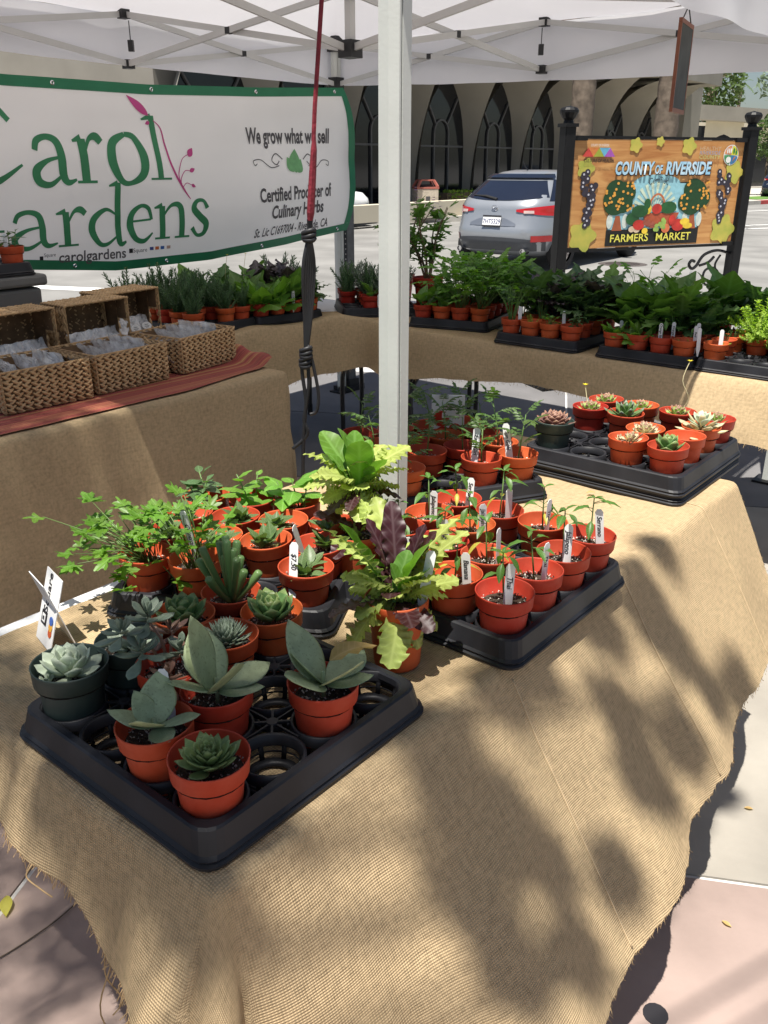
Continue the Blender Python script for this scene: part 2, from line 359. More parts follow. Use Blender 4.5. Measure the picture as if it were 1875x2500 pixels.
def text_mesh(body, size=1, m=None, bold=0, xs=1, shear=0, align='CENTER', ext=.0004, spacing=1):
    cu = bpy.data.curves.new('lettering', 'FONT'); cu.body = body; cu.size = size; cu.align_x = align; cu.align_y = 'CENTER'
    cu.offset = bold; cu.shear = shear; cu.extrude = ext; cu.resolution_u = 3; cu.space_character = spacing
    o = bpy.data.objects.new('lettering', cu); COL.objects.link(o)
    bpy.context.view_layer.update()
    me = bpy.data.meshes.new_from_object(o.evaluated_get(bpy.context.evaluated_depsgraph_get()))
    bpy.data.objects.remove(o); bpy.data.curves.remove(cu)
    me.materials.clear(); me.materials.append(m or M['ink'])
    if xs != 1: me.transform(Matrix.Diagonal((xs, 1, 1, 1)))
    me.name = 'lettering'; return me
M['bronze'] = mat('bronze_letters', (.12, .10, .085), .6, .1)
mtx = Matrix.Translation(FP(L1 + .95, .915, 5.2)) @ Matrix.Rotation(math.atan2(FD.y, FD.x), 4, 'Z') @ Matrix.Rotation(PI / 2, 4, 'X')
obj('lettering', text_mesh('LIBRARY', .42, M['bronze'], ext=.02), lib, mtx)

# low pergola block and pale buildings further right
pg = thing('arcade_annex', 'low cream annex with thin arches and a flat beam roof right of the library', 'building')
b = MB(); b.bar((17.2, 53, 4.2), (44, 70, 3.9), .8, .75); b.build('roof_beam', M['concrete'], pg)
for k in range(6):
    a = Vector((18.2 + 4.3 * k, 53.9 + 2.75 * k, .11)); d = Vector((.84, .54, 0)); b = MB()
    def an(i, j, a=a, d=d):
        x, z = arch_pt(i, 1.75, 1.6, 3.0); return a + d * (x + 2.1) + Vector((0, 0, lerp(z, 3.74, j)))
    b.grid(an, 24, 1); b.build('arch_panel', M['cream'], pg)
b = MB(); b.bar((18, 56.5, 1.9), (46, 74.5, 1.9), .3, 3.5); b.build('dark_recess', M['dark_glass'], pg)
fb = thing('far_building', 'pale cream office building behind the right post of the market sign', 'building', (36, 84, .11), R(20))
b = MB(); b.box((0, 0, 2.2), (30, 12, 4.4)); b.build('wall', M['cream'], fb)
for k in range(9):
    for zz in (1.4, 3.3):
        b = MB(); b.box((-13 + 3.2 * k, -6.02, zz), (1.7, .1, 1.0)); b.build('window', M['dark_glass'], fb)

# ================================================================ trees, palms, hedge, bin
def leaf_cloud(b, cen, rad, n, size, rng, shell=.35, mi=0):
    for _ in range(n):
        v = Vector((rng.gauss(0, 1), rng.gauss(0, 1), rng.gauss(0, 1))).normalized() * (rng.uniform(shell, 1) ** .6)
        p = Vector(cen) + Vector((v.x * rad[0], v.y * rad[1], v.z * rad[2]))
        a = Vector((rng.gauss(0, 1), rng.gauss(0, 1), rng.gauss(0, .7))).normalized(); c = a.cross(Vector((rng.gauss(0, 1), rng.gauss(0, 1), rng.gauss(0, 1)))).normalized()
        s = size * rng.uniform(.6, 1.3)
        b.add([p - a * s, p + c * s * .42, p + a * s, p - c * s * .42], [(0, 1, 2, 3)], mi)
M['foliage'] = mat('tree_foliage', (.075, .125, .04), .6, .35, 1.2, trans=.3, tcol=(.14, .24, .04), rnd=.1)
M['foliage_blue'] = mat('grey_green_foliage', (.17, .23, .14), .6, .3, 1.2, trans=.25, rnd=.1)
M['foliage_dry'] = mat('dry_fronds', (.16, .14, .07), .8, .35, 1.5)
M['bark'] = mat('tree_bark', (.11, .085, .06), .95, .3, 5, bump=.7, bscale=12)
def tree(name, label, loc, th, clumps, n, size, m, seed, tr=.25):
    rng = random.Random(seed); t = thing(name, label, 'tree', loc)
    b = MB(); b.tube([(0, 0, -.05), (.05, 0, th * .5), (0, .05, th)], [tr, tr * .8, tr * .6], 8)
    for c, r in clumps: b.tube([(0, .05, th * .9), Vector(c) * .6 + Vector((0, 0, th * .35)), c], [tr * .5, tr * .3, tr * .1], 6)
    b.build('trunk', M['bark'], t, True); b = MB()
    for c, r in clumps: leaf_cloud(b, c, r, int(n * r[0] * r[1] * r[2] / max(1, clumps[0][1][0] * clumps[0][1][1] * clumps[0][1][2])) + n // 4, size, rng)
    b.build('crown', m, t); return t
tree('broadleaf_tree', 'large grey green tree at the right edge against the sky', (30.2, 66, .11), 4, [((0, 0, 6.8), (2.8, 2.6, 1.9)), ((-2.6, 0, 6.6), (2.0, 1.8, 1.3)), ((2.5, 0, 5.4), (3, 2.6, 2.0)), ((.8, 1, 8.4), (2.2, 2, 1.4))], 520, .24, M['foliage_blue'], 5)
tree('broadleaf_tree', 'dense dark olive tree behind the end of the library', (27.2, 78, .11), 5, [((0, 0, 7.4), (2.3, 2, 3.2)), ((-1, 0, 10), (2, 2, 1.8))], 900, .28, M['foliage'], 6)
tree('small_tree', 'small leafy tree in front of the pale building by the sign post', (18.2, 44, .11), 1.5, [((0, 0, 2.6), (1.0, 1, 1.1)), ((.6, 0, 3.7), (.8, .8, .8))], 800, .12, M['foliage'], 8, .08)
def palm(label, loc, h, crown, seed, tr=.22, m='foliage', drop=1.0):
    rng = random.Random(seed); t = thing('palm_tree', label, 'palm tree', loc); b = MB()
    b.tube([(0, 0, -.1), (.1, 0, h * .5), (.25, 0, h)], [tr * 1.2, tr, tr * .8], 8); b.build('trunk', M['trunk'], t, True); b = MB()
    for k in range(26):
        az = rng.uniform(0, 2 * PI); el = rng.uniform(-.9 * drop, 1.1); d = Vector((math.cos(az) * math.cos(el), math.sin(az) * math.cos(el), math.sin(el)))
        side = d.cross(Vector((0, 0, 1))).normalized(); o0 = Vector((.25, 0, h))
        for q in range(7):
            p = o0 + d * crown * (q + 1) / 7 - Vector((0, 0, .5 * crown * ((q + 1) / 7) ** 2)); w = crown * .26 * math.sin(PI * (q + .7) / 8)
            for sg in (-1, 1): b.add([p, p + side * sg * w + d * .1 * crown - Vector((0, 0, w * .4)), p + d * .06 * crown], [(0, 1, 2)])
    b.build('crown', M[m], t); return t
palm('tall thin palm against the blue sky right of the library', (46.6, 125, .11), 11.2, 1.7, 3, .26, drop=1.5)
palm('thick shaggy palm rising behind the library corner', (33.4, 98, .11), 9.2, 2.6, 4, .5, 'foliage_dry', 1.6)
palm('low broad palm with green fan crown above the annex roof', (33.3, 88, .11), 5.4, 2.6, 9, .3)
def big_trunk(label, x, y, r, lean=0):
    t = thing('palm_tree', label, 'palm tree', (x, y, .0)); b = MB(); pts = []; rr = []
    for k in range(40):
        z = k * .22 - .1; pts.append((lean * z, 0, z)); rr.append(r * (1 + .07 * (k % 2) + .1 * max(0, 1 - z / 1.5)))
    b.tube(pts, rr, 18); b.build('trunk', M['trunk'], t, True)
    c = MB(); rng = random.Random(int(x * 10)); top = Vector(pts[-1])
    for k in range(22):
        az = k * 2.4; d = Vector((math.cos(az), math.sin(az), rng.uniform(.0, .9))).normalized(); sd = d.cross(Vector((0, 0, 1))).normalized()
        for q in range(8):
            p = top + d * (q + 1) * .28 - Vector((0, 0, .02 * q * q)); w = .5 * math.sin(PI * (q + 1) / 9)
            for sg in (-1, 1): c.add([p, p + sd * sg * w + d * .2, p + d * .12], [(0, 1, 2)])
    c.build('crown', M['foliage'], t)
big_trunk('thick ringed palm trunk behind the left post of the sign', 4.74, 22.6, .265)
big_trunk('thick leaning palm trunk behind the hanging chalkboard', 6.75, 22.6, .28, .012)
big_trunk('palm trunk seen over the top edge of the banner', -6.6, 27.5, .2)
hedge = thing('clipped_hedge', 'low bright green clipped hedge beside the litter bin', 'hedge', (0, 0, 0)); rng = random.Random(2)
b = MB(); c0 = Vector((1.75, 28.6, .11)); hd = Vector((.70, .715, 0))
M['hedge'] = mat('hedge_leaves', (.15, .25, .035), .6, .3, 4, trans=.3, tcol=(.3, .5, .05))
for _ in range(4500):
    p = c0 + hd * rng.uniform(0, 9) + Vector((hd.y, -hd.x, 0)) * rng.uniform(-.35, .45) + Vector((0, 0, rng.uniform(.02, .62))); a = Vector((rng.gauss(0, 1), rng.gauss(0, 1), rng.gauss(0, 1))).normalized() * .06; c = a.cross(Vector((rng.gauss(0, 1), 1, rng.gauss(0, 1)))).normalized() * .03
    b.add([p - a, p + c, p + a, p - c], [(0, 1, 2, 3)])
b.build('leaves', M['hedge'], hedge); b = MB(); b.bar(c0 + Vector((0, 0, .3)), c0 + hd * 9 + Vector((0, 0, .3)), .6, .5); b.build('branch_core', M['bark'], hedge)
M['bin_conc'] = mat('bin_aggregate', (.55, .48, .39), .9, .15, 12); M['bin_red'] = mat('bin_red_top', (.40, .13, .10), .6, .1)
lb = thing('litter_bin', 'square concrete litter bin with a red open top', 'litter bin', (1.22, 27.0, .11), R(12))
b = MB(); b.box((0, 0, .36), (.64, .64, .72)); bevel(b.build('body', M['bin_conc'], lb), .02)
b = MB(); b.box((0, 0, .745), (.66, .66, .05)); b.box((0, 0, .955), (.44, .44, .04))
for sx in (-1, 1):
    for sy in (-1, 1): b.bar((sx * .30, sy * .30, .77), (sx * .2, sy * .2, .95), .06, .06)
b.build('hood', M['bin_red'], lb); b = MB(); b.box((0, 0, .80), (.36, .36, .06)); b.build('dark_opening', M['ink'], lb)
b = MB(); b.box((0, -.323, .45), (.13, .004, .13)); b.build('notice', M['mullion'], lb)

# ================================================================ cars
M['silver'] = mat('silver_paint', (.34, .36, .39), .28, .03, 2, metal=.45, coat=.6); M['car_white'] = mat('white_paint', (.80, .82, .85), .25, .02, 2, coat=.6)
M['navy'] = mat('dark_blue_paint', (.02, .03, .06), .25, .05, 2, coat=.6); M['car_glass'] = mat('car_glass', (.012, .016, .03), .05, .1, 1, spec=.8)
M['tail_red'] = mat('tail_lamp', (.45, .012, .015), .12, .1, 5, coat=.8); M['lamp_clear'] = mat('lamp_clear', (.6, .45, .42), .12, .1, 9, coat=.8)
M['rubber'] = mat('tyre_rubber', (.018, .018, .019), .85, .2, 20); M['grey_plastic'] = mat('dark_grey_plastic', (.07, .075, .085), .6, .1); M['chrome'] = mat('chrome', (.7, .7, .72), .15, .03, 3, metal=1)
SECT = [(.22, .78, .30, 4.0), (.30, .85, .10, 4.2), (.42, .885, .02, 4.33), (.58, .897, .0, 4.38), (.70, .895, .05, 4.34), (.84, .885, .10, 4.18), (.93, .868, .12, 3.6), (1.0, .84, .17, 3.15), (1.1, .785, .29, 2.95), (1.2, .715, .44, 2.75), (1.3, .64, .61, 2.5), (1.37, .57, .74, 2.25), (1.42, .47, .93, 2.0), (1.45, .30, 1.12, 1.7)]
def car_sec(z): return [interp([(q[0], q[k]) for q in SECT], z) for k in (1, 2, 3)]
def car_pt(z, th, off=0):      # th degrees from the middle of the rear, positive to the right
    w, yr, yf = car_sec(z); a = R(th - 90); n = 2 / 4.2; cx, sx = math.cos(a), math.sin(a)
    p = Vector((w * math.copysign(abs(cx) ** n, cx), (yr + yf) / 2 + (yf - yr) / 2 * math.copysign(abs(sx) ** n, sx), z))
    if off:
        e = Vector((cx, sx, .25)).normalized(); p += e * off
    return p
def th_of(xr): return math.degrees(math.asin(math.copysign(abs(xr) ** (4.2 / 2), xr)))
def car(label, loc, rz, paint, plate=None):
    t = thing('parked_car', label, 'car', loc, rz); b = MB(); zs = sorted(set([q[0] for q in SECT] + [.26, .36, .5, .64, .77, .89, .965, 1.05, 1.15, 1.25, 1.335]))
    ths = []
    for k in range(48): ths.append(-180 + 7.5 * k)
    for z in zs: pass
    vs = [car_pt(z, th) for z in zs for th in ths]; n = len(ths)
    fs = [(i * n + k, i * n + (k + 1) % n, (i + 1) * n + (k + 1) % n, (i + 1) * n + k) for i in range(len(zs) - 1) for k in range(n)] + [tuple(range(n))[::-1], tuple(range((len(zs) - 1) * n, len(zs) * n))]
    b.add(vs, fs); body = b.build('body', paint, t, True)
    def patch(name, f, m, nu=14, nv=5, off=.006, par=t):
        b = MB(); b.grid(lambda i, j: car_pt(*f(i, j), off), nu, nv); return b.build(name, m, par, True)
    rw = patch('rear_window', lambda i, j: (lerp(1.02 + .05 * abs(2 * i - 1) ** 2, 1.30, j), th_of(lerp(-.88, .88, i) * (1 - .05 * j))), M['car_glass'])
    b = MB(); b.tube([car_pt(1.035, th_of(-.02), .015), car_pt(1.075, th_of(-.3), .02), car_pt(1.085, th_of(-.6), .015)], [.022, .02, .01], 6); b.build('wiper', M['rubber'], rw)
    patch('spoiler', lambda i, j: (lerp(1.33, 1.385, j), th_of(lerp(-.93, .93, i))), M['car_glass'], off=.05)
    for sg in (-1, 1):
        tl = patch('tail_light', lambda i, j: (lerp(lerp(.87, .76, i), lerp(.90, 1.0, i), j), sg * (th_of(lerp(.42, .93, min(1, i / .6))) if i < .6 else lerp(th_of(.93), 62, (i - .6) / .4))), M['tail_red'], off=.012)
        patch('reverse_lamp', lambda i, j: (lerp(.845, .885, j), sg * th_of(lerp(.55, .70, i))), M['lamp_clear'], 4, 2, .017, tl)
        patch('reflector', lambda i, j: (lerp(.44, .53, j), sg * th_of(lerp(.70, .90, i))), M['tail_red'], 4, 2, .014)
        b = MB(); b.lathe([(.035, 0), (.042, 0), (.042, .14), (.035, .14), (.033, .02), (0, .02)], 14); o = b.build('exhaust_tip', M['chrome'], t); o.location = (sg * .56, .02, .31); o.rotation_euler = (R(-90), 0, 0)
        sw = patch('side_window', lambda i, j: (lerp(1.02, 1.31, j), sg * lerp(50 + 6 * j, 122 - 8 * j, i)), M['car_glass'], 14, 4, .008)
        b = MB(); b.box((sg * 1.0, 2.95, 1.02), (.18, .1, .13)); bevel(b.build('mirror', paint, t), .03)
    patch('lower_bumper', lambda i, j: (lerp(.30, .50 - .05 * abs(2 * i - 1) ** 3, j), th_of(lerp(-.86, .86, i))), M['grey_plastic'], off=.008)
    patch('plate_recess', lambda i, j: (lerp(.665, .80 - .10 * abs(2 * i - 1) ** 2, j), th_of(lerp(-.44, .44, i))), mat('recess_paint', (.25, .27, .31), .35, .03, 2, metal=.6), off=.004)
    if plate:
        b = MB(); b.box((0, 0, 0), (.31, .01, .16)); pl = b.build('number_plate', M['white'], t); pl.location = (0, .062 - .03, .735); pl.rotation_euler = (R(-14), 0, 0)
        obj('lettering', text_mesh(plate, .095, mat('plate_blue', (.03, .04, .14), .5), .001, .85), pl, Matrix.Translation((0, -.0058, -.012)) @ Matrix.Rotation(PI / 2, 4, 'X'))
        b = MB(); b.box((0, -.006, .07), (.32, .008, .02)); b.box((0, -.006, -.074), (.32, .008, .018)); b.build('plate_frame', M['ink'], pl)
        b = MB(); b.tube([(.05 * math.cos(a), 0, .04 * math.sin(a)) for a in [2 * PI * k / 16 for k in range(17)]], .006, 6, cap=False); b.tube([(-.045, 0, .01), (-.02, 0, .0), (0, 0, -.02), (.02, 0, 0), (.045, 0, .01)], .005, 6)
        o = b.build('emblem', M['chrome'], t); o.location = (0, .105, .915)
        b = MB(); b.tube([(0, 1.1, 1.44), (0, 1.0, 1.50), (0, .92, 1.58)], [.012, .006, .004], 6); b.build('antenna', M['ink'], t)
    for sx in (-1, 1):
        for y in (.82, 3.45):
            b = MB(); b.lathe([(.20, -.1), (.29, -.105), (.32, -.08), (.32, .08), (.29, .105), (.20, .1)], 26); w = b.build('wheel', M['rubber'], t, True); w.location = (sx * .80, y, .32); w.rotation_euler = (0, PI / 2, 0)
            b = MB(); b.lathe([(0, .09), (.06, .1), (.2, .08), (.2, -.08), (.06, -.1), (0, -.09)], 18); b.build('rim', M['chrome'], w)
    return t
car('silver grey hatchback parked with its rear towards the stall', (1.62, 13.75, -.03), R(-37), M['silver'], '7HTS329')
car('white car mostly hidden behind the banner', (-4.45, 22.5, -.03), R(-62), M['car_white'])
car('dark blue car parked at the far right kerb', (17.4, 41.0, -.03), R(-55), M['navy'])
# ================================================================ pop-up canopy
M['tent_metal'] = mat('white_steel', (.58, .60, .565), .45, .07, 5, bump=.05, bscale=150)
M['tent_bar'] = mat('grey_white_bar', (.50, .50, .49), .4, .05, 5)
M['connector'] = mat('black_nylon', (.015, .015, .017), .5, .1)
M['fabric'] = mat('white_canopy_fabric', (.80, .80, .82), .8, .07, 1.6, trans=.30, tcol=(.74, .72, .75), bump=.10, bscale=6)
TT = [(.908, .455), (.908, 3.39), (3.98, 3.39), (3.98, .455)]
ZT, ZL, CT, CL = 2.19, 1.97, 2.14, 1.935
tent = thing('canopy_tent', 'white pop up canopy with scissor truss frame over the stall', 'canopy')
def leg_poly():
    return [(-.018, .022), (-.018, -.002), (-.006, -.018), (-.001, -.018), (-.001, -.010), (.004, -.010), (.004, -.018), (.030, -.018), (.030, .022)]
for k, (t, u) in enumerate(TT):
    b = MB(); b.prism([(p[0], p[1]) for p in leg_poly()], ZT - .012, Matrix.Translation(W(t, u, .012)) @ Matrix.Rotation(ROT, 4, 'Z'))
    lg = b.build('leg', M['tent_metal'], tent)
    b = MB(); b.box(W(t, u, .006), (.12, .12, .012), M=Matrix.Rotation(ROT, 3, 'Z')); b.build('foot_plate', M['connector'], lg)
    b = MB(); b.box(W(t + .004, u, ZT + .005), (.075, .075, .085), M=Matrix.Rotation(ROT, 3, 'Z')); b.build('corner_bracket', M['connector'], tent)
    b = MB(); b.box(W(t + .004, u, ZL), (.07, .07, .08), M=Matrix.Rotation(ROT, 3, 'Z')); b.build('slider', M['connector'], tent)
b = MB(); b.box(W(4.062, 3.39, .85), (.07, .07, 1.7), M=Matrix.Rotation(ROT, 3, 'Z')); post = b.build('perforated_post', mat('galvanised_post', (.10, .105, .115), .5, .2, 20, metal=.5), None)
tag(post, 'grey perforated steel post strapped beside the back tent leg', 'post')
hole = MB(); hole.box((0, 0, 0), (.007, .002, .009)); hole_me = hole.mesh('post_hole', M['white'])
for k in range(40):
    for side in (-.02, .02):
        obj('post_hole', hole_me, post, Matrix.Translation(W(4.062 - .0358, 3.39 + side, .35 + k * .033)) @ Matrix.Rotation(ROT + PI / 2, 4, 'Z'))
b = MB(); b.box(W(4.062, 3.39, .02), (.2, .12, .04), M=Matrix.Rotation(ROT, 3, 'Z')); b.box(W(4.062, 3.39, .06), (.1, .1, .05), M=Matrix.Rotation(ROT, 3, 'Z')); b.build('base', M['connector'], post)
cen = (2.4485, 1.9165)
def tbar(a, b_, za, zb, off=0):
    va, vb = W(*a, za), W(*b_, zb); d = (vb - va); n = Vector((d.y, -d.x, 0)).normalized() * off
    b = MB(); b.bar(va + n, vb + n, .012, .026); b.build('truss_bar', M['tent_bar'], tent)
    return
def node(t, u, z, s=.045):
    b = MB(); b.box(W(t, u, z), (s, s, s * .9), M=Matrix.Rotation(ROT, 3, 'Z')); b.build('truss_joint', M['connector'], tent)
for k in range(4):
    A, B_ = TT[k], TT[(k + 1) % 4]; m = ((A[0] + B_[0]) / 2, (A[1] + B_[1]) / 2)
    for Q in (A, B_):
        tbar(Q, m, ZT, ZL, .008); tbar(Q, m, ZL, ZT, -.008)
        node((Q[0] + m[0]) / 2, (Q[1] + m[1]) / 2, (ZT + ZL) / 2, .03)
    node(*m, ZT); node(*m, ZL)
    tbar(m, cen, ZL, CT, .008); tbar(m, cen, ZT, CL, -.008)
    f = (ZT - ZL) / ((ZT - ZL) + (CT - CL)); node(lerp(m[0], cen[0], f), lerp(m[1], cen[1], f), lerp(ZT, CL, f), .03)
b = MB(); b.box(W(*cen, (CL + 2.93) / 2), (.03, .03, 2.93 - CL), M=Matrix.Rotation(ROT, 3, 'Z')); b.build('centre_pole', M['tent_bar'], tent)
node(*cen, CL, .07); node(*cen, CT, .06)
for (a, b_) in (((2.4485, 3.36), 2.05), ((3.95, 1.9165), 2.06)):   # hanging sleeve clips
    b = MB(); b.bar(W(*a, ZT - .03), W(*a, b_ + .01), .004, .004); b.box(W(*a, b_), (.025, .025, .05)); b.build('hanging_clip', M['connector'], tent)
EO = .045; ZE = 2.215
def roof(i, j):
    # i around the square, j from eave to peak
    k = min(3, int(i * 4)); f = i * 4 - k; ex = [(TT[q][0] + (EO if TT[q][0] > 2 else -EO), TT[q][1] + (EO if TT[q][1] > 2 else -EO)) for q in (k, (k + 1) % 4)]
    t, u = lerp(ex[0][0], ex[1][0], f), lerp(ex[0][1], ex[1][1], f)
    z = ZE + (2.97 - ZE) * j - .10 * math.sin(PI * j) * math.sin(PI * f) - .02 * math.sin(PI * f) * (1 - j) + .012 * nz(t * 3 + j * 3, u * 3) + .008 * nz(t * 9, u * 9 + j * 4)
    return W(lerp(t, cen[0], j * .985), lerp(u, cen[1], j * .985), z)
b = MB(); b.grid(roof, 64, 16); b.build('roof', M['fabric'], tent, True)
VB = [1.93, 1.995, 1.968, 1.895]
for k in range(4):
    ex = [(TT[q][0] + (EO + .004 if TT[q][0] > 2 else -EO - .004), TT[q][1] + (EO + .004 if TT[q][1] > 2 else -EO - .004)) for q in (k, (k + 1) % 4)]
    nrm = Vector((ex[1][1] - ex[0][1], -(ex[1][0] - ex[0][0]), 0)).normalized()
    def val(i, j):
        t, u = lerp(ex[0][0], ex[1][0], i), lerp(ex[0][1], ex[1][1], i)
        w = .012 * nz(i * 14 + k * 9, j * 1.2) * j + .006 * math.sin(i * 40 + k) * j * j
        return W(t + nrm.x * w, u + nrm.y * w, lerp(ZE - .02 * math.sin(PI * i), lerp(VB[k], VB[(k + 1) % 4], i) - .012 * math.sin(PI * i) + .006 * nz(i * 9, k), j))
    b = MB(); b.grid(val, 70, 8); b.build('valance', M['fabric'], tent, True)

# ================================================================ banner
M['vinyl'] = mat('white_vinyl', (.88, .86, .84), .5, .04, 1.5, trans=.35, tcol=(.9, .88, .86), bump=.06, bscale=5)
M['green'] = mat('banner_green', (.015, .16, .075), .5, .08); M['green2'] = mat('letter_green', (.03, .20, .085), .5, .1); M['leafgreen'] = mat('leaf_print', (.16, .38, .16), .5, .15, 30)
M['pink'] = mat('pink_print', (.48, .05, .22), .5, .08); M['greyink'] = mat('grey_ink', (.08, .075, .08), .6, .1)
ZTOP = [(.9, 1.95), (1.3, 1.90), (1.72, 1.874), (2.485, 1.878), (3.2, 1.905), (3.944, 1.946)]
ZBOT = [(.9, 1.10), (1.3, 1.075), (1.71, 1.045), (2.19, 1.0), (2.80, 1.006), (3.4, 1.05), (3.92, 1.106)]
def bulge(t, z): return .05 * math.sin(PI * min(1, max(0, (t - .9) / 3.1))) * math.sin(PI * min(1, max(0, (z - 1.0) / .93))) + .014 * nz(t * 1.3, z * 3.5) * 1.5 + .012 * math.sin(z * 9 + t * .8) + .007 * nz(t * 5.5, z * 2.2, 4) + .004 * nz(t * 3, z * 14, 9)
def BP(t, z, off=0): return W(t, 3.30 - bulge(t, z) - off, z)
def tr_edge(z): k = min(1, max(0, (z - 1.1) / .85)); return 3.93 + .135 * math.sin(PI * k) ** .8
banner = thing('market_banner', 'white vinyl banner with green border and large green lettering tied to the tent', 'banner')
def bgrid(t0, t1, f0, f1, n, m, off):
    def f(i, j):
        tb = lerp(t0, t1, i); z = lerp(f0(tb), f1(tb), j); t = tb if tb < 3 else 3 + (tb - 3) * (tr_edge(z) - 3) / .94
        return BP(t, z, off)
    return f
zt = lambda t: interp(ZTOP, t); zb = lambda t: interp(ZBOT, t)
b = MB(); b.grid(bgrid(.95, 3.94, zb, zt, 90, 30, 0), 90, 30); b.build('sheet', M['vinyl'], banner, True)
b = MB(); bw = .046
b.grid(bgrid(.95, 3.94, lambda t: zt(t) - bw, zt, 90, 2, .0025), 90, 2); b.grid(bgrid(.95, 3.94, zb, lambda t: zb(t) + bw, 90, 2, .0025), 90, 2)
b.grid(bgrid(3.94 - .05, 3.94, lambda t: zb(t) + bw, lambda t: zt(t) - bw, 2, 24, .0025), 2, 24); b.build('green_border', M['green'], banner, True)
for t in (1.4, 1.95, 2.5, 3.2, 3.85):
    for z in (zt(t) - .022, zb(t) + .022):
        g = MB(); g.lathe([(.004, .0), (.007, .003), (.011, .0)], 12); o = g.build('grommet', M['chrome'], banner); o.matrix_basis = Matrix.Translation(BP(t, z, .004)) @ Matrix.Rotation(ROT, 4, 'Z') @ Matrix.Rotation(PI / 2, 4, 'X')
GLY = {
 'a': (.95, [[(.12, .72, .13), (.2, .92, .14), (.42, 1.0, .13), (.62, .9, .18), (.68, .6, .2), (.68, .2, .2), (.78, .04, .14), (.98, .1, .05)], [(.66, .58, .06), (.35, .5, .1), (.1, .3, .19), (.14, .06, .18), (.38, 0, .12), (.66, .2, .06)]]),
 'r': (.78, [[(.24, 0, .21), (.24, .95, .21)], [(0, .9, .05), (.24, .97, .16)], [(0, .02, .06), (.52, .02, .06)], [(.3, .7, .06), (.45, .95, .1), (.62, 1, .19), (.74, .88, .17)]]),
 'o': (1.06, [[(.53, 1.0, .10), (.18, .82, .19), (.10, .45, .23), (.28, .07, .15), (.53, 0, .10), (.88, .18, .19), (.96, .55, .23), (.78, .93, .15), (.53, 1.0, .10)]]),
 'l': (.52, [[(.25, 0, .21), (.25, 1.82, .21)], [(0, 1.70, .05), (.25, 1.80, .17)], [(0, .02, .06), (.52, .02, .06)]]),
 'd': (1.08, [[(.78, .85, .06), (.5, 1, .11), (.16, .75, .2), (.1, .4, .23), (.28, .04, .15), (.5, 0, .11), (.78, .2, .06)], [(.85, 1.75, .2), (.85, .12, .2), (1.06, .03, .07)], [(.6, 1.66, .05), (.85, 1.74, .16)]]),
 'e': (.9, [[(.14, .57, .06), (.8, .61, .06)], [(.82, .6, .1), (.72, .92, .13), (.46, 1, .11), (.16, .78, .18), (.1, .42, .23), (.26, .08, .17), (.55, 0, .13), (.84, .22, .05)]]),
 'n': (1.1, [[(.24, 0, .21), (.24, .95, .21)], [(0, .9, .05), (.24, .97, .16)], [(0, .02, .06), (.47, .02, .06)], [(.3, .7, .06), (.5, .95, .1), (.74, .97, .17), (.85, .72, .21), (.85, 0, .21)], [(.62, .02, .06), (1.1, .02, .06)]]),
 's': (.8, [[(.70, .76, .14), (.55, .97, .1), (.28, .96, .12), (.16, .76, .19), (.4, .53, .21), (.66, .32, .21), (.58, .05, .14), (.3, 0, .1), (.08, .22, .14)]]),
 'C': (1.3, [[(1.18, 1.2, .12), (.95, 1.55, .12), (.6, 1.62, .13), (.2, 1.25, .26), (.12, .7, .3), (.35, .12, .22), (.75, -.02, .15), (1.25, .35, .05)]]),
 'G': (1.4, [[(1.18, 1.2, .12), (.95, 1.55, .12), (.6, 1.62, .13), (.2, 1.25, .26), (.12, .7, .3), (.35, .12, .22), (.75, -.02, .15), (1.15, .15, .12)], [(1.15, .62, .22), (1.15, .05, .2)], [(.9, .6, .06), (1.4, .6, .06)]])}
def ribbon(b, pts, k=0, n=7):
    P = catmull([(p[0], p[1], p[2]) for p in pts], n) if len(pts) > 2 else [Vector(lerpv) for lerpv in [tuple(lerp(a, c, q / 8) for a, c in zip(pts[0], pts[1])) for q in range(9)]]
    vs = []
    for i, p in enumerate(P):
        d = P[min(i + 1, len(P) - 1)] - P[max(i - 1, 0)]; d = Vector((d.x, d.y, 0)).normalized(); nn = Vector((-d.y, d.x, 0)) * p.z / 2
        vs += [(p.x + nn.x, p.y + nn.y, k), (p.x - nn.x, p.y - nn.y, k)]
    b.add(vs, [(2 * i, 2 * i + 1, 2 * i + 3, 2 * i + 2) for i in range(len(P) - 1)])
def on_banner(b, m, name='letter', off=.003):
    b.v = [tuple(BP(x, z, off + k)) for x, z, k in b.v]; return b.build(name, m, banner)
def letter(ch, t, z, w, xh):
    gw, st = GLY[ch]; b = MB()
    for q, s_ in enumerate(st): ribbon(b, [(t + p[0] * w / gw, z + p[1] * xh, p[2] * xh) for p in s_], q * .0005)
    on_banner(b, M['green2'])
for ch, t, z, w, xh in [('C', 1.32, 1.43, .42, .215), ('a', 1.765, 1.42, .215, .205), ('r', 1.99, 1.425, .155, .205), ('o', 2.165, 1.42, .235, .225), ('l', 2.405, 1.435, .13, .165),
                        ('G', 1.18, 1.12, .42, .175), ('a', 1.625, 1.142, .225, .16), ('r', 1.86, 1.14, .165, .165), ('d', 2.03, 1.135, .22, .165), ('e', 2.255, 1.138, .16, .172), ('n', 2.42, 1.142, .225, .172), ('s', 2.65, 1.148, .125, .182)]:
    letter(ch, t, z, w, xh)
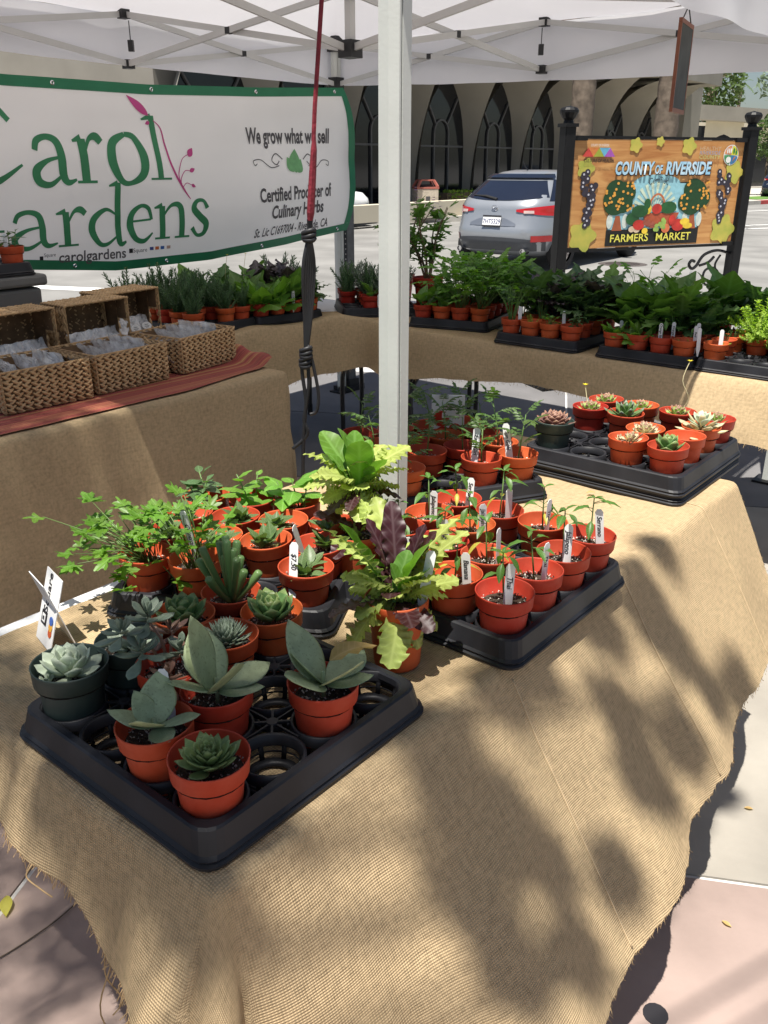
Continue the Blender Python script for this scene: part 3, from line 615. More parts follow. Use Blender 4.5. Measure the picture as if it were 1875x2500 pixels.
def btext(s, t0, t1, z, size, m, bold=.0, slope=0, shear=0, name='lettering'):
    me = text_mesh(s, size, m, bold, 1, shear, ext=0); xs = [v.co.x for v in me.vertices]; w = max(xs) - min(xs); c = (t0 + t1) / 2; k = (t1 - t0) / w; x0 = (max(xs) + min(xs)) / 2
    for v in me.vertices:
        x = (v.co.x - x0) * k; v.co = BP(c + x, z + v.co.y + slope * x, .003)
    return obj(name, me, banner)
btext('We grow what we sell', 3.10, 3.81, 1.658, .115, M['greyink'], .0035, .02)
btext('Certified Producer of', 3.155, 3.80, 1.345, .105, M['greyink'], .003, .035)
btext('Culinary Herbs', 3.255, 3.72, 1.25, .10, M['greyink'], .003, .05)
btext('St. Lic C1697004 - Riverside, CA', 3.13, 3.76, 1.145, .07, M['greyink'], .0012, .06, .25)
btext('carolgardens', 1.862, 2.242, 1.085, .072, M['greyink'], .001, -.01)
btext('Square', 2.285, 2.37, 1.092, .03, M['greyink']); btext('Square', 1.785, 1.845, 1.105, .024, M['greyink'])
for k, (c, t) in enumerate((((.04, .06, .25), 2.40), ((.5, .12, .04), 2.435), ((.03, .10, .35), 2.47), ((.45, .30, .25), 2.51))):
    b = MB(); b.add([(t - .012, 1.088, 0), (t + .012, 1.088, 0), (t + .012, 1.104, 0), (t - .012, 1.104, 0)], [(0, 1, 2, 3)]); on_banner(b, mat('card_print', c, .5), 'card_mark')
for t, s_ in ((2.272, .011), (1.772, .009)):
    b = MB(); b.add([(t - s_, 1.093 - s_, 0), (t + s_, 1.093 - s_, 0), (t + s_, 1.093 + s_, 0), (t - s_, 1.093 + s_, 0)], [(0, 1, 2, 3)]); on_banner(b, M['ink'], 'square_mark')
b = MB()
ribbon(b, [(2.655, 1.335, .004), (2.60, 1.40, .012), (2.545, 1.50, .012), (2.525, 1.60, .010), (2.515, 1.68, .007), (2.46, 1.725, .003)], 0)
ribbon(b, [(2.60, 1.41, .004), (2.585, 1.46, .006), (2.62, 1.53, .004), (2.665, 1.555, .003)], .0005); ribbon(b, [(2.595, 1.40, .004), (2.60, 1.44, .005), (2.63, 1.475, .004), (2.665, 1.475, .003)], .001); ribbon(b, [(2.60, 1.39, .004), (2.63, 1.415, .004), (2.665, 1.405, .003)], .0015)
def petal(b, t, z, l, w, a, k=.002):
    n = 10; P = []
    for q in range(2 * n):
        f = q / n if q <= n else 2 - q / n; sg = 1 if q <= n else -1; x = l * f; y = sg * w * math.sin(PI * f ** .8) * .5
        P.append((t + x * math.cos(a) - y * math.sin(a), z + x * math.sin(a) + y * math.cos(a), k))
    b.add(P, [tuple(range(2 * n))])
petal(b, 2.455, 1.735, .145, .045, R(142)); petal(b, 2.665, 1.545, .055, .035, R(50)); petal(b, 2.66, 1.472, .04, .022, R(20)); petal(b, 2.662, 1.407, .03, .018, R(-25)); petal(b, 2.455, 1.705, .03, .018, R(200))
on_banner(b, M['pink'], 'sprig_print')
b = MB(); petal(b, 3.47, 1.46, .135, .10, R(80)); petal(b, 3.455, 1.465, .09, .075, R(115), .0025); petal(b, 3.485, 1.462, .09, .07, R(55), .003); on_banner(b, M['leafgreen'], 'leaf_print')
for sg in (-1, 1):
    b = MB(); ribbon(b, [(3.47 + sg * x, z, .006) for x, z in ((.09, 1.535), (.14, 1.565), (.18, 1.53), (.15, 1.505), (.12, 1.525))], 0); ribbon(b, [(3.47 + sg * x, z, .005) for x, z in ((.13, 1.50), (.2, 1.49), (.27, 1.53), (.33, 1.525), (.325, 1.50), (.305, 1.51))], .0006); on_banner(b, M['greyink'], 'scroll_print')

# ================================================================ market sign
sg_ = thing('market_sign', 'printed wooden farmers market sign hung between two black posts by the road', 'sign', (1.94, 6.5, 0), math.atan2(.6, 1.44))
M['post_black'] = mat('black_post_paint', (.009, .009, .010), .5, .2, 20, spec=.25)
for x in (-.785, .785):
    b = MB(); b.box((x, 0, .875), (.08, .08, 1.75)); po = bevel(b.build('post', M['post_black'], sg_), .006)
    b = MB(); b.box((x, 0, 1.745), (.10, .10, .022)); b.lathe([(.035, 1.756), (.03, 1.775), (.045, 1.79), (.062, 1.82), (.062, 1.835), (.05, 1.85), (0, 1.862)], 12, c=(x, 0, 0)); b.build('finial', M['post_black'], sg_)
    b = MB(); b.box((x, 0, .012), (.3, .3, .024)); b.build('base_plate', M['post_black'], sg_)
for z in (1.675, .945):
    b = MB(); b.box((0, 0, z), (1.475, .02, .018)); b.build('rail', M['post_black'], sg_)
for x in (-.69, .69):
    for z in (1.668, .953): b = MB(); b.box((x, -.012, z), (.10, .03, .03)); b.build('clamp', M['post_black'], sg_)
b = MB()
def scroll(pts, r): b.tube(catmull([(p[0], 0, p[1]) for p in pts], 6), r, 6)
scroll([(.74, .88), (.62, .905), (.50, .875), (.44, .80), (.40, .78), (.37, .81), (.39, .84), (.42, .83)], .011)
scroll([(.74, .62), (.70, .66), (.66, .74), (.60, .78), (.53, .76), (.52, .69), (.57, .65), (.62, .68)], .009); scroll([(.66, .87), (.62, .80), (.66, .72), (.71, .72)], .008)
scroll([(.735, .70), (.68, .62), (.66, .54), (.60, .50)], .008); scroll([(.60, .86), (.55, .82), (.47, .80)], .010)
b.build('scroll_bracket', M['post_black'], sg_)
for k in range(5):
    b = MB(); b.tube([(.40 + .008 * math.cos(a), .008 * math.sin(a) * (k % 2), .765 - k * .028 + .017 * math.sin(a + (0 if k % 2 else .0))) for a in [2 * PI * q / 8 for q in range(9)]], .0022, 5, cap=False); b.build('chain_link', M['chrome'], sg_)
def woodmat():
    m = mat('printed_wood', (.42, .17, .05), .45, .35, 3, var2=(.66, .36, .13)); nt = m.node_tree; N = nt.nodes
    for n in N:
        if n.type == 'TEX_NOISE':
            mp = N.new('ShaderNodeMapping'); mp.inputs['Scale'].default_value = (.8, 1, 7); tc = [q for q in N if q.type == 'TEX_COORD'][0]; nt.links.new(tc.outputs['Object'], mp.inputs[0]); nt.links.new(mp.outputs[0], n.inputs['Vector']); n.inputs['Distortion'].default_value = 1.2
    return m
PW, PH, PZ = 1.46, .705, .958
b = MB(); b.box((0, 0, PZ + PH / 2), (PW, .016, PH)); panel = b.build('panel', woodmat(), sg_)
def flat(name, col, layer, polys, m=None, rough=.45):
    b = MB()
    for q, P in enumerate(polys): b.add([((x - .5) * PW, -.0085 - layer * .0012 - q * .00003, PZ + v * PH) for x, v in P], [tuple(range(len(P)))])
    return b.build(name, m or mat('print_' + name, col, rough, .12, 40), panel)
def ell(cx, cv, rx, rv, n=18, a0=0, a1=2 * PI): return [(cx + rx * math.cos(lerp(a0, a1, k / n)), cv + rv * math.sin(lerp(a0, a1, k / n))) for k in range(n)]
dome = [(.225, .17), (.765, .17), (.765, .60), (.63, .60)] + [(.49 + .14 * math.cos(a), .60 + .085 * math.sin(a)) for a in [PI * k / 12 for k in range(13)]] + [(.35, .60), (.225, .60)]
flat('board_shadow', (.03, .03, .03), .5, [[(x, v) for x, v in [(.215, .02), (.775, .02), (.775, .61), (.225, .61)]]])
flat('sky_scene', (.30, .58, .66), 1, [dome])
rays = []
for k in range(13):
    a = PI * (k + .3) / 13; c = (.49, .33); rr = .30 if 3 < k < 10 else .27
    rays.append([c, (c[0] + .5 * rr * math.cos(a - .06), c[1] + rr * math.sin(a - .06) * .95), (c[0] + .5 * rr * math.cos(a + .06), c[1] + rr * math.sin(a + .06) * .95)])
flat('sun_rays', (.62, .74, .58), 2, rays)
flat('ground_strip', (.012, .012, .012), 2, [[(.215, .015), (.775, .015), (.775, .165), (.215, .165)]])
rng = random.Random(4)
for cx, r in ((.275, .095), (.725, .1)):
    flat('tree_trunk_print', (.36, .10, .04), 3, [[(cx - .012, .30), (cx + .012, .30), (cx + .03, .16), (cx - .03, .16)]])
    flat('white_gap_print', (.62, .68, .62), 2.5, [ell(cx - .045, .25, .018, .07), ell(cx + .045, .25, .018, .07)])
    flat('tree_crown_print', (.015, .06, .02), 4, [ell(cx + rng.uniform(-.04, .04), .46 + rng.uniform(-.07, .09), r * .62, .10) for _ in range(9)])
    flat('orange_print', (.75, .36, .06), 5, [ell(cx + rng.uniform(-.085, .085), .46 + rng.uniform(-.12, .16), .0075, .0135, 8) for _ in range(34)])
flat('basket_print', (.42, .09, .04), 6, [[(.42, .32), (.64, .32), (.61, .19), (.45, .19)]])
hd_ = [(.50 + .055 * math.cos(a), .34 + .17 * math.sin(a)) for a in [PI * k / 14 for k in range(15)]]; hd_ += [(.50 + .043 * math.cos(a), .34 + .15 * math.sin(a)) for a in [PI * (14 - k) / 14 for k in range(15)]]
flat('basket_handle_print', (.50, .16, .07), 7, [hd_])
for col, L_ in {(.02, .10, .03): [(.40, .34, .05, .06), (.57, .37, .05, .06), (.36, .27, .04, .06), (.44, .41, .02, .05)], (.55, .04, .03): [(.50, .36, .03, .05), (.40, .21, .035, .05), (.64, .20, .04, .06), (.60, .25, .02, .05)], (.80, .55, .05): [(.45, .36, .018, .05), (.44, .15, .018, .03), (.68, .23, .03, .035), (.70, .19, .03, .03)], (.30, .45, .10): [(.53 + rng.uniform(-.03, .03), .2 + rng.uniform(-.04, .06), .012, .022) for _ in range(16)], (.75, .20, .08): [(.565, .17, .026, .045)], (.30, .08, .05): [(.46 + rng.uniform(-.03, .03), .22 + rng.uniform(-.03, .03), .012, .02) for _ in range(10)], (.65, .50, .35): [(.39, .165, .02, .03), (.36, .17, .018, .03)]}.items():
    pm_ = mat('print_produce', col, .45, .3, 14)
    for e in L_: flat('produce_print', col, 8 + rng.random(), [ell(*e, 14)], pm_)
for cx, sx in ((.095, 1), (.905, -1)):
    gp = [(cx + sx * rng.uniform(-.05, .05) * (1 - k / 40), .70 - k * .0145 + rng.uniform(-.02, .02)) for k in range(34)]
    flat('grape_print', (.035, .03, .045), 5, [ell(x, v, .0155, .031, 12) for x, v in gp]); flat('grape_glint', (.55, .55, .62), 6.5, [ell(x, v + .004, .0055, .011, 8) for x, v in gp[::2]])
M['vine'] = mat('vine_print', (.36, .40, .07), .5, .3, 9, var2=(.60, .50, .10))
def vine(cx, cv, s):
    return [(cx + s * r * .52 * math.cos(a), cv + s * r * math.sin(a)) for a, r in [(2 * PI * k / 30, .86 + .14 * math.cos(5 * 2 * PI * k / 30)) for k in range(30)]]
for a_ in ((.34, .95, .075), (.655, .945, .09), (.48, .985, .05), (.08, .12, .16), (.93, .14, .16), (.07, .74, .1), (.955, .70, .12)): flat('vine_leaf_print', (.42, .50, .05), 4, [vine(*a_)], M['vine'])
for k, c in enumerate(((.55, .06, .05), (.65, .22, .06), (.35, .40, .05), (.15, .45, .65), (.38, .10, .45))):
    x = .075 + .030 * k; up = k % 2; P = [(x - .030, .845 if not up else .925), (x + .030, .845 if not up else .925), (x, .925 if not up else .845)]
    flat('triangle_mark', c, 5 + .3 * k, [P])
def stext(s, cx, cv, w, h, m, layer, bold=0, shear=0, arc=0):
    me = text_mesh(s, 1, m, bold, 1, shear, ext=0); X = [v.co.x for v in me.vertices]; Y = [v.co.y for v in me.vertices]; x0, y0 = (max(X) + min(X)) / 2, (max(Y) + min(Y)) / 2; kx = w * PW / (max(X) - min(X)); ky = h * PH / (max(Y) - min(Y))
    for v in me.vertices:
        x = (v.co.x - x0) * kx; f = x / (w * PW / 2); v.co = ((cx - .5) * PW + x, -.0085 - layer * .0012, PZ + cv * PH + (v.co.y - y0) * ky * (1 + (.22 * f * f if arc else 0)) - (arc * f * f))
    return obj('lettering', me, panel)
M['tl_white'] = mat('title_pale_blue', (.72, .85, .92), .45, .15, 12, var2=(.30, .58, .78))
M['print_yellow'] = mat('title_yellow', (.80, .75, .12), .45, .04); M['print_dark'] = mat('print_dark', (.03, .02, .02), .5)
for s_, cx, w in (('COUNTY', .345, .225), ('OF', .485, .045), ('RIVERSIDE', .665, .275)):
    h = .125 if s_ != 'OF' else .085
    stext(s_, cx + .002, .735 if s_ != 'OF' else .725, w * 1.02, h * 1.06, M['print_dark'], 9, .075, .1); stext(s_, cx, .742 if s_ != 'OF' else .73, w, h, M['tl_white'], 10, .035, .1)
stext('Certified', .492, .632, .115, .055, M['print_dark'], 9, .0, 0, .012)
stext('FARMERS', .352, .088, .225, .075, M['print_yellow'], 9, .01); stext('MARKET', .62, .088, .215, .075, M['print_yellow'], 9, .01)
stext('CULTURE OF HEALTH', .135, .81, .165, .032, M['print_dark'], 9, .01); stext('COUNTY OF RIVERSIDE', .135, .947, .10, .022, M['white'], 9, 0)
for s_, v, m_ in (('HEALTHY', .925, mat('print_tan', (.55, .40, .25), .5)), ('RIVERSIDE', .885, mat('print_navy', (.25, .32, .45), .5)), ('COUNTY', .845, mat('print_sage', (.45, .5, .2), .5))): stext(s_, .785, v, .13, .036, m_, 9, .0, .15 if s_ == 'RIVERSIDE' else 0)
flat('seal_white', (.75, .75, .72), 5, [ell(.92, .865, .047, .098, 24)])
for k, c in enumerate(((.62, .62, .05), (.62, .26, .12), (.08, .30, .12), (.05, .18, .36))): flat('seal_quarter', c, 6, [[(.92, .865)] + ell(.92, .865, .043, .09, 8, PI / 2 * k, PI / 2 * (k + 1) + .05)])
flat('seal_figures', (.8, .8, .76), 7, [ell(.905 + .011 * k, .905, .004, .026, 10) for k in range(-1, 2)] + [ell(.905, .82, .016, .03, 12)]); flat('seal_trees', (.03, .20, .05), 7, [ell(.935, .905, .006, .028, 10), ell(.95, .89, .006, .022, 10)]); flat('seal_carrot', (.6, .18, .05), 7, [[(.93, .80), (.948, .845), (.94, .85)]])

# orange and yellow poster card on the road edge behind the greens
pc = thing('poster_card', 'orange and yellow printed card standing behind the greens', 'poster', (1.93, 5.15, 0), R(12))
b = MB(); b.box((0, 0, .34), (.17, .008, .68)); b.build('card', mat('orange_card', (.65, .22, .05), .5, .4, 12, var2=(.75, .40, .08)), pc); b = MB(); b.prism([(x * .055, v * .075) for x, v in ell(0, 0, 1, 1, 12)], .002, Matrix.Translation((.0, -.0045, .60)) @ Matrix.Rotation(PI / 2, 4, 'X')); b.build('yellow_print', M['print_yellow'], pc)

# ================================================================ chalkboard hanging from the truss, strap and cords
cb = thing('hanging_chalkboard', 'narrow framed chalkboard hanging edge on from the canopy truss', 'chalkboard', W(2.43, .53, 1.665), R(62))
b = MB(); b.box((0, 0, .12), (.18, .008, .23)); b.build('board', mat('chalkboard', (.06, .065, .065), .8, .3, 14), cb)
M['redwood'] = mat('stained_frame', (.22, .075, .04), .5, .2, 12)
for c, d in (((0, 0, .241), (.196, .010, .012)), ((0, 0, -.001), (.196, .010, .012)), ((-.094, 0, .12), (.008, .0101, .228)), ((.094, 0, .12), (.008, .0101, .228))):
    b = MB(); b.box(c, d); b.build('frame', M['redwood'], cb)
b = MB(); b.tube([(-.07, 0, .245), (0, 0, .29), (.07, 0, .245)], .002, 5); b.build('cord', M['ink'], cb)
RP = lambda x, z, dy=0: Vector((x * .877, 1.93 + dy, 1.51 + (z - 1.51) * .877))
M['red_web'] = mat('red_webbing', (.20, .018, .03), .7, .25, 60, bump=.3, bscale=120)
rp = thing('red_strap', 'dark red webbing strap hanging from the canopy in front of the banner', 'strap')
b = MB(); b.tube([RP(-.105, 2.30), RP(-.139, 1.848), RP(-.161, 1.63), RP(-.166, 1.56)], [.005] * 4, 6); b.build('webbing', M['red_web'], rp)
b = MB(); b.tube([RP(-.164, 1.575), RP(-.166, 1.54), RP(-.171, 1.48), RP(-.178, 1.40), RP(-.180, 1.382)], [.005, .011, .013, .014, .010], 8, flat=.6); b.build('folded_end', M['red_web'], rp)
cd = thing('black_cord_bundle', 'bundle of knotted black cords hanging below the red strap', 'cord')
b = MB(); rng = random.Random(9)
for k in range(6):
    dx = (k - 2.5) * .0026
    b.tube(catmull([RP(-.180 + dx * .5, 1.385), RP(-.183 + dx * .4, 1.345), RP(-.187 + dx * 2.0, 1.27, dx * 1.5), RP(-.193 + dx * 1.3, 1.15), RP(-.200 + dx * .3, 1.065)], 5), .0042, 6)
b.tube(catmull([RP(-.200, 1.07), RP(-.213, 1.02), RP(-.205, .93), RP(-.212, .88), RP(-.205, .84), RP(-.245, .80)], 6), .0046, 6)
b.tube(catmull([RP(-.200, 1.07), RP(-.196, .98), RP(-.208, .90), RP(-.217, .80), RP(-.222, .70)], 6), .0046, 6)
b.tube(catmull([RP(-.195, 1.08), RP(-.182, 1.02), RP(-.172, .95), RP(-.178, .905), RP(-.196, .895)], 6), .0042, 6)
b.build('cords', M['connector'], cd, True)
for (x, z, s_) in ((-.184, 1.348, .012), (-.201, 1.06, .011), (-.204, 1.035, .010)):
    b = MB()
    for q in range(3): b.tube([RP(x, z + .008 * (q - 1)) + Vector((s_ * math.cos(a), s_ * .7 * math.sin(a), .004 * math.sin(a + q))) for a in [2 * PI * w / 10 for w in range(11)]], .0055, 6, cap=False)
    b.build('knot', M['connector'], cd, True)

# ================================================================ street tree over the stall: its crown throws the dappled shade
tr = thing('shade_tree', 'leafy street tree above the stall that casts the dappled shade', 'tree', (-3.4, -2.2, 0))
M['tree_leaf'] = mat('street_tree_leaf', (.07, .13, .03), .5, .3, 3, trans=.2, tcol=(.14, .25, .03))
crown = MB(); limbs = MB(); rng = random.Random(21); base = Vector((-3.4, -2.2, 0))
limbs.tube([(0, 0, -.05), (.1, .1, 2.5), (.3, .35, 5.2)], [.22, .17, .14], 10)
SH = []   # (t, u, z, radius, height, leaves) spots that lie in the tree's shade
for _ in range(105): SH.append((rng.uniform(-1.3, 1.5), rng.uniform(1.15, 3.0), rng.uniform(.3, .8), .30, rng.uniform(7.0, 8.6), 120))
for _ in range(11): SH.append((rng.uniform(-.35, .42), rng.uniform(.55, 1.1), .75, .2, rng.uniform(6.6, 8), 70))
for t, u, r_ in ((.05, .06, .15), (.2, .15, .14), (.30, .07, .09), (.10, .30, .15), (.30, .30, .12), (.20, .43, .12), (.0, .48, .10), (.42, .18, .10), (.06, .18, .1), (.36, .42, .08), (-.05, .30, .05)): SH.append((t, u, .8, r_ * .85, rng.uniform(4.8, 6.0), 80))
for t, u, z, r_ in ((0.409, -0.049, 0.677, 0.063), (0.437, -0.12, 0.565, 0.078), (0.349, -0.147, 0.522, 0.061), (0.355, -0.213, 0.418, 0.054), (0.52, -0.186, 0.46, 0.041), (1.101, -0.064, 0.653, 0.068), (1.124, -0.115, 0.573, 0.059), (0.922, -0.056, 0.665, 0.049), (0.679, -0.043, 0.687, 0.044), (0.578, -0.04, 0.691, 0.042), (0.871, -0.143, 0.529, 0.053), (0.853, -0.209, 0.423, 0.061), (1.005, -0.212, 0.419, 0.047), (1.194, -0.196, 0.445, 0.05), (1.342, -0.222, 0.403, 0.053), (0.656, -0.243, 0.371, 0.04), (0.49, -0.262, 0.34, 0.044), (-0.02, 0.061, 0.74, 0.033), (-0.02, 0.24, 0.687, 0.031), (-0.02, 0.011, 0.664, 0.033), (1.079, 0.16, 0.735, 0.025), (1.249, -0.024, 0.717, 0.033), (0.392, -0.089, 0.614, 0.055), (-0.02, 0.159, 0.617, 0.024)): SH.append((t, u, z, r_ * 1.12, rng.uniform(5.6, 6.6), 120))
for _ in range(22): SH.append((rng.uniform(.1, 2.2), rng.uniform(-1.6, -.62), 0, rng.uniform(.07, .14), rng.uniform(4.8, 6), 60))
for _ in range(16): SH.append((rng.uniform(-1.3, -.5), rng.uniform(-.6, 1.4), 0, rng.uniform(.10, .2), rng.uniform(5, 6.5), 80))
for (t, u, z, r_, h, n) in SH:
    c = W(t, u, z) + SUN_DIR * ((h - z) / SUN_DIR.z) - base
    leaf_cloud(crown, c, (r_, r_, r_ * .8), n, .042, rng, .0)
    mid = Vector((c.x * .55 + .1, c.y * .55 + .1, 5.2 + (c.z - 5.2) * .35)); limbs.tube([(.3, .35, 5.1), mid, c], [.022, .010, .004], 5)
for _ in range(26):
    c = Vector((rng.gauss(-2.3, 1.0), rng.gauss(-1.6, 1.1), rng.uniform(6.5, 9.2))); leaf_cloud(crown, c, (.7, .7, .5), 170, .06, rng, .0); limbs.tube([(.3, .35, 5.1), c * .5 + Vector((0, 0, 2.6)), c], [.06, .03, .01], 5)
crown.build('crown', M['tree_leaf'], tr); limbs.build('trunk', M['bark'], tr, True)
# ================================================================ tables and cloths
M['leg_black'] = mat('black_steel', (.018, .018, .02), .45, .15, 10)
def table(label, t0, t1, u0, u1, dark=False, foot_in=.12):
    o = thing('folding_table', label, 'table', W(t0, u0, 0), ROT); w, d = t1 - t0, u1 - u0
    b = MB(); b.box((w / 2, d / 2, H0 - .018), (w, d, .028)); bevel(b.build('tabletop', M['white'], o), .008)
    for sx in (foot_in, w - foot_in):
        for y in (.05, d - .05):
            b = MB(); b.tube(catmull([(sx, y, H0 - .033), (sx, y, .5), (sx + (.07 if sx > w / 2 else -.07), y, .38), (sx + (.07 if sx > w / 2 else -.07), y, .012)], 5), .0135, 8)
            lg = b.build('leg', M['leg_black'], o, True); b = MB(); x = sx + (.07 if sx > w / 2 else -.07)
            b.tube([(x, y, 0), (x, y, .07)], .0165, 8); b.build('foot_cap', M['rubber'], lg)
        b = MB(); b.tube([(sx, .05, .55), (sx, d - .05, .55)], .009, 6); b.build('cross_bar', M['leg_black'], o)
        b = MB(); b.tube([(sx, d / 2, .55), (w / 2, d / 2, H0 - .035)], .008, 6); b.build('brace', M['leg_black'], o)
    return o
table('narrow white folding table at the front under the burlap', .02, 1.73, .0, .42, foot_in=.5)
table('white folding table behind the herb tray, its pale edge showing', .02, .855, .48, .757, foot_in=.34)
table('white folding table under the tomato tray behind the tent leg', .985, 1.74, .47, .86)
table('folding table under the baskets on the left', -.95, 1.90, 1.84, 2.655)
table('folding table under the rosemary and lettuce trays at the back', 2.0, 3.52, 2.66, 3.2, foot_in=.18)
table('folding table under the greens trays on the right', 3.0, 3.66, .06, 2.08, foot_in=.09)
table('small folding table in the back corner under the tall shrubs', 3.06, 3.8, 2.10, 2.64)

def drape(name, label, p0, p1, q0, q1, front, left, right, aF, aL=lambda q: 86, aR=lambda q: 86, z0=H0 + .002, n=(150, 110), rip=.010, hole=None, qtop=None, seed=0, m='burlap', wob=.0015, cat='cloth'):
    b = MB(); nu, nv = n; uv = []; mxl = max(left(q0), left(q1), .001); mxr = max(right(q0), right(q1), .001)
    lo, hi = p0 - (mxl if left(q1) > 0 else 0), p1 + (mxr if right(q1) > 0 else 0); vs = []
    for j in range(nv + 1):
        for i in range(nu + 1):
            pc = lerp(lo, hi, i / nu); qt = (qtop(pc) if qtop else q1); q = lerp(qt, q0 - front(min(max(pc, p0), p1)), j / nv)
            qq = max(q, q0); p = pc
            if pc < p0: p = p0 - (p0 - pc) * left(qq) / mxl
            if pc > p1: p = p1 + (pc - p1) * right(qq) / mxr
            cp, cq = min(max(p, p0), p1), max(q, q0); e = Vector((p - cp, q - cq, 0)); r = e.length
            if r < 1e-6:
                pos = W(cp, cq, z0 + wob * (nz(p * 7 + seed, q * 7) + .6 * nz(p * 19, q * 19 + seed)))
            else:
                d = e / r; wF = d.y * d.y; a = R(wF * aF(cp) + (1 - wF) * (aL(cq) if d.x < 0 else aR(cq))); RR = .022; al = min(r / RR, a)
                o = RR * math.sin(al); dn = RR * (1 - math.cos(al)); rest = max(0, r - RR * a); o += rest * math.cos(a); dn += rest * math.sin(a)
                s_ = p if abs(d.y) > .7 else q * 1.0 + 3
                if .02 < wF < .98: s_ = p - q
                amp = rip * min(1.3, rest / .3) * (1 + 1.5 * math.exp(-((cp - .14) / .2) ** 2) if p1 < 1.8 else 1)
                o += amp * (math.sin(s_ * 17 + seed + 2 * nz(s_ * 2.1, seed)) + 1.4 * nz(s_ * 5.5, seed + 3.3) + .25 * nz(s_ * 21, rest * 6)) + .005 * nz(p * 7, q * 7) + .010 * nz(p * 2.3 + 4, q * 2.1) * min(1, rest / .15)
                pos = W(cp + d.x * o, cq + d.y * o, max(.012, z0 - dn + .001 * nz(p * 25, q * 25)))
            vs.append(pos); uv.append((p, q))
    fs = []
    for j in range(nv):
        for i in range(nu):
            if hole:
                c = uv[j * (nu + 1) + i]
                if abs(c[0] - hole[0]) < .055 and abs(c[1] - hole[1]) < .045: continue
            fs.append((j * (nu + 1) + i, j * (nu + 1) + i + 1, (j + 1) * (nu + 1) + i + 1, (j + 1) * (nu + 1) + i))
    b.add(vs, fs); b.uv = uv; me = b.mesh(name, M[m], True)
    return me, vs, nu, nv
def fringe(parent, pts, seed, ln=.018, every=1, dirs=None):
    rng = random.Random(seed); b = MB()
    for k in range(len(pts) - 1):
        for _ in range(every):
            p = lerp(pts[k], pts[k + 1], rng.random()); L_ = ln * rng.uniform(.25, 1.2) ** 1.6; d = Vector((rng.gauss(0, .45), rng.gauss(0, .45), -1)).normalized()
            if dirs: d = (d * .6 + dirs * .8).normalized()
            s_ = Vector((d.y, -d.x, .2)).normalized() * .0007; q = p + d * L_; b.add([p - s_, p + s_, q + s_ * .5 + Vector((0, 0, .002)), q - s_ * .5], [(0, 1, 2, 3)])
    o = b.build('frayed_fringe', M['fringe'], parent); o['kind'] = 'stuff'; return o
M['fringe'] = mat('burlap_thread', (.40, .275, .14), .9, .3, 40, rnd=.1)
FL = [(0, .48), (.15, .53), (.3, .56), (.5, .565), (.7, .545), (.9, .50), (1.05, .475), (1.3, .45), (1.75, .36)]
LL = [(0, .25), (.08, .215), (.15, .225), (.25, .155), (.35, .15), (.5, .108), (.62, .11), (.75, .09)]
near = thing('burlap_tablecloth', 'sunlit tan burlap cloth draped over the front table, frayed at the hem', 'tablecloth')
me, vs, nu, nv = drape('cloth', '', .0, 1.75, -.012, .74, lambda t: interp(FL, t) + .012 * nz(t * 9, 1) + .006 * nz(t * 40, 2), lambda u: interp(LL, u) + .007 * nz(u * 25, 5), lambda u: 0,
    lambda t: interp([(0, 82), (.06, 72), (.15, 61), (.3, 57), (1.2, 57), (1.75, 62)], t), lambda q: interp([(0, 70), (.3, 74), (.75, 80)], q), n=(190, 140), rip=.009, hole=(.912, .455), qtop=lambda t: .712 if t < .87 else min(.862, .712 + (t - .87) * 2), seed=1, wob=.0022)
cl = obj('cloth', me, near)
row = [vs[nv * (nu + 1) + i] for i in range(nu + 1)]; fringe(near, row, 1, .011, 5)
colm = [vs[j * (nu + 1)] for j in range(nv + 1)]; fringe(near, colm, 2, .014, 8); rgt = [vs[j * (nu + 1) + nu] for j in range(nv + 1)]; fringe(near, rgt, 3, .010, 2, UR)
for a, ln, sd in ((.12, .24, 1), (.14, .10, 2), (.02, .19, 3), (.30, .05, 5)):       # long loose threads
    p = colm[int(nv * (.712 - a) / 1.25)]; rng = random.Random(sd); b = MB(); b.tube(catmull([p, p + Vector((rng.uniform(-.025, .0), -.005, -ln * .35)), p + Vector((rng.uniform(-.02, .02), -.01, -ln * .7)), p + Vector((rng.uniform(0, .03), -.01, -ln))], 5), .0011, 5); b.build('loose_thread', M['fringe'], near)
seam = MB()
for t in (.62, 1.06, 1.52):     # raised selvedge seams running down the skirt
    i = int(nu * (t + .25) / 2.0); P = [vs[j * (nu + 1) + i] + Vector((.0, -.0004, .0010)) for j in range(int(nv * .60), nv)]; seam.tube(P, .0020, 5, flat=.6)
seam.build('selvedge_seam', mat('selvedge_thread', (.56, .42, .25), .9, .2, 40), near, True)

leftc = thing('burlap_tablecloth', 'shaded brown burlap cloth hanging to the floor under the baskets', 'tablecloth')
me, vs, nu, nv = drape('cloth', '', -.95, 1.91, 1.835, 2.655, lambda t: .70, lambda u: 0, lambda u: .70, lambda t: 87.5, aR=lambda q: 88, n=(170, 100), rip=.007, seed=4, m='burlap', wob=.002)
obj('cloth', me, leftc)

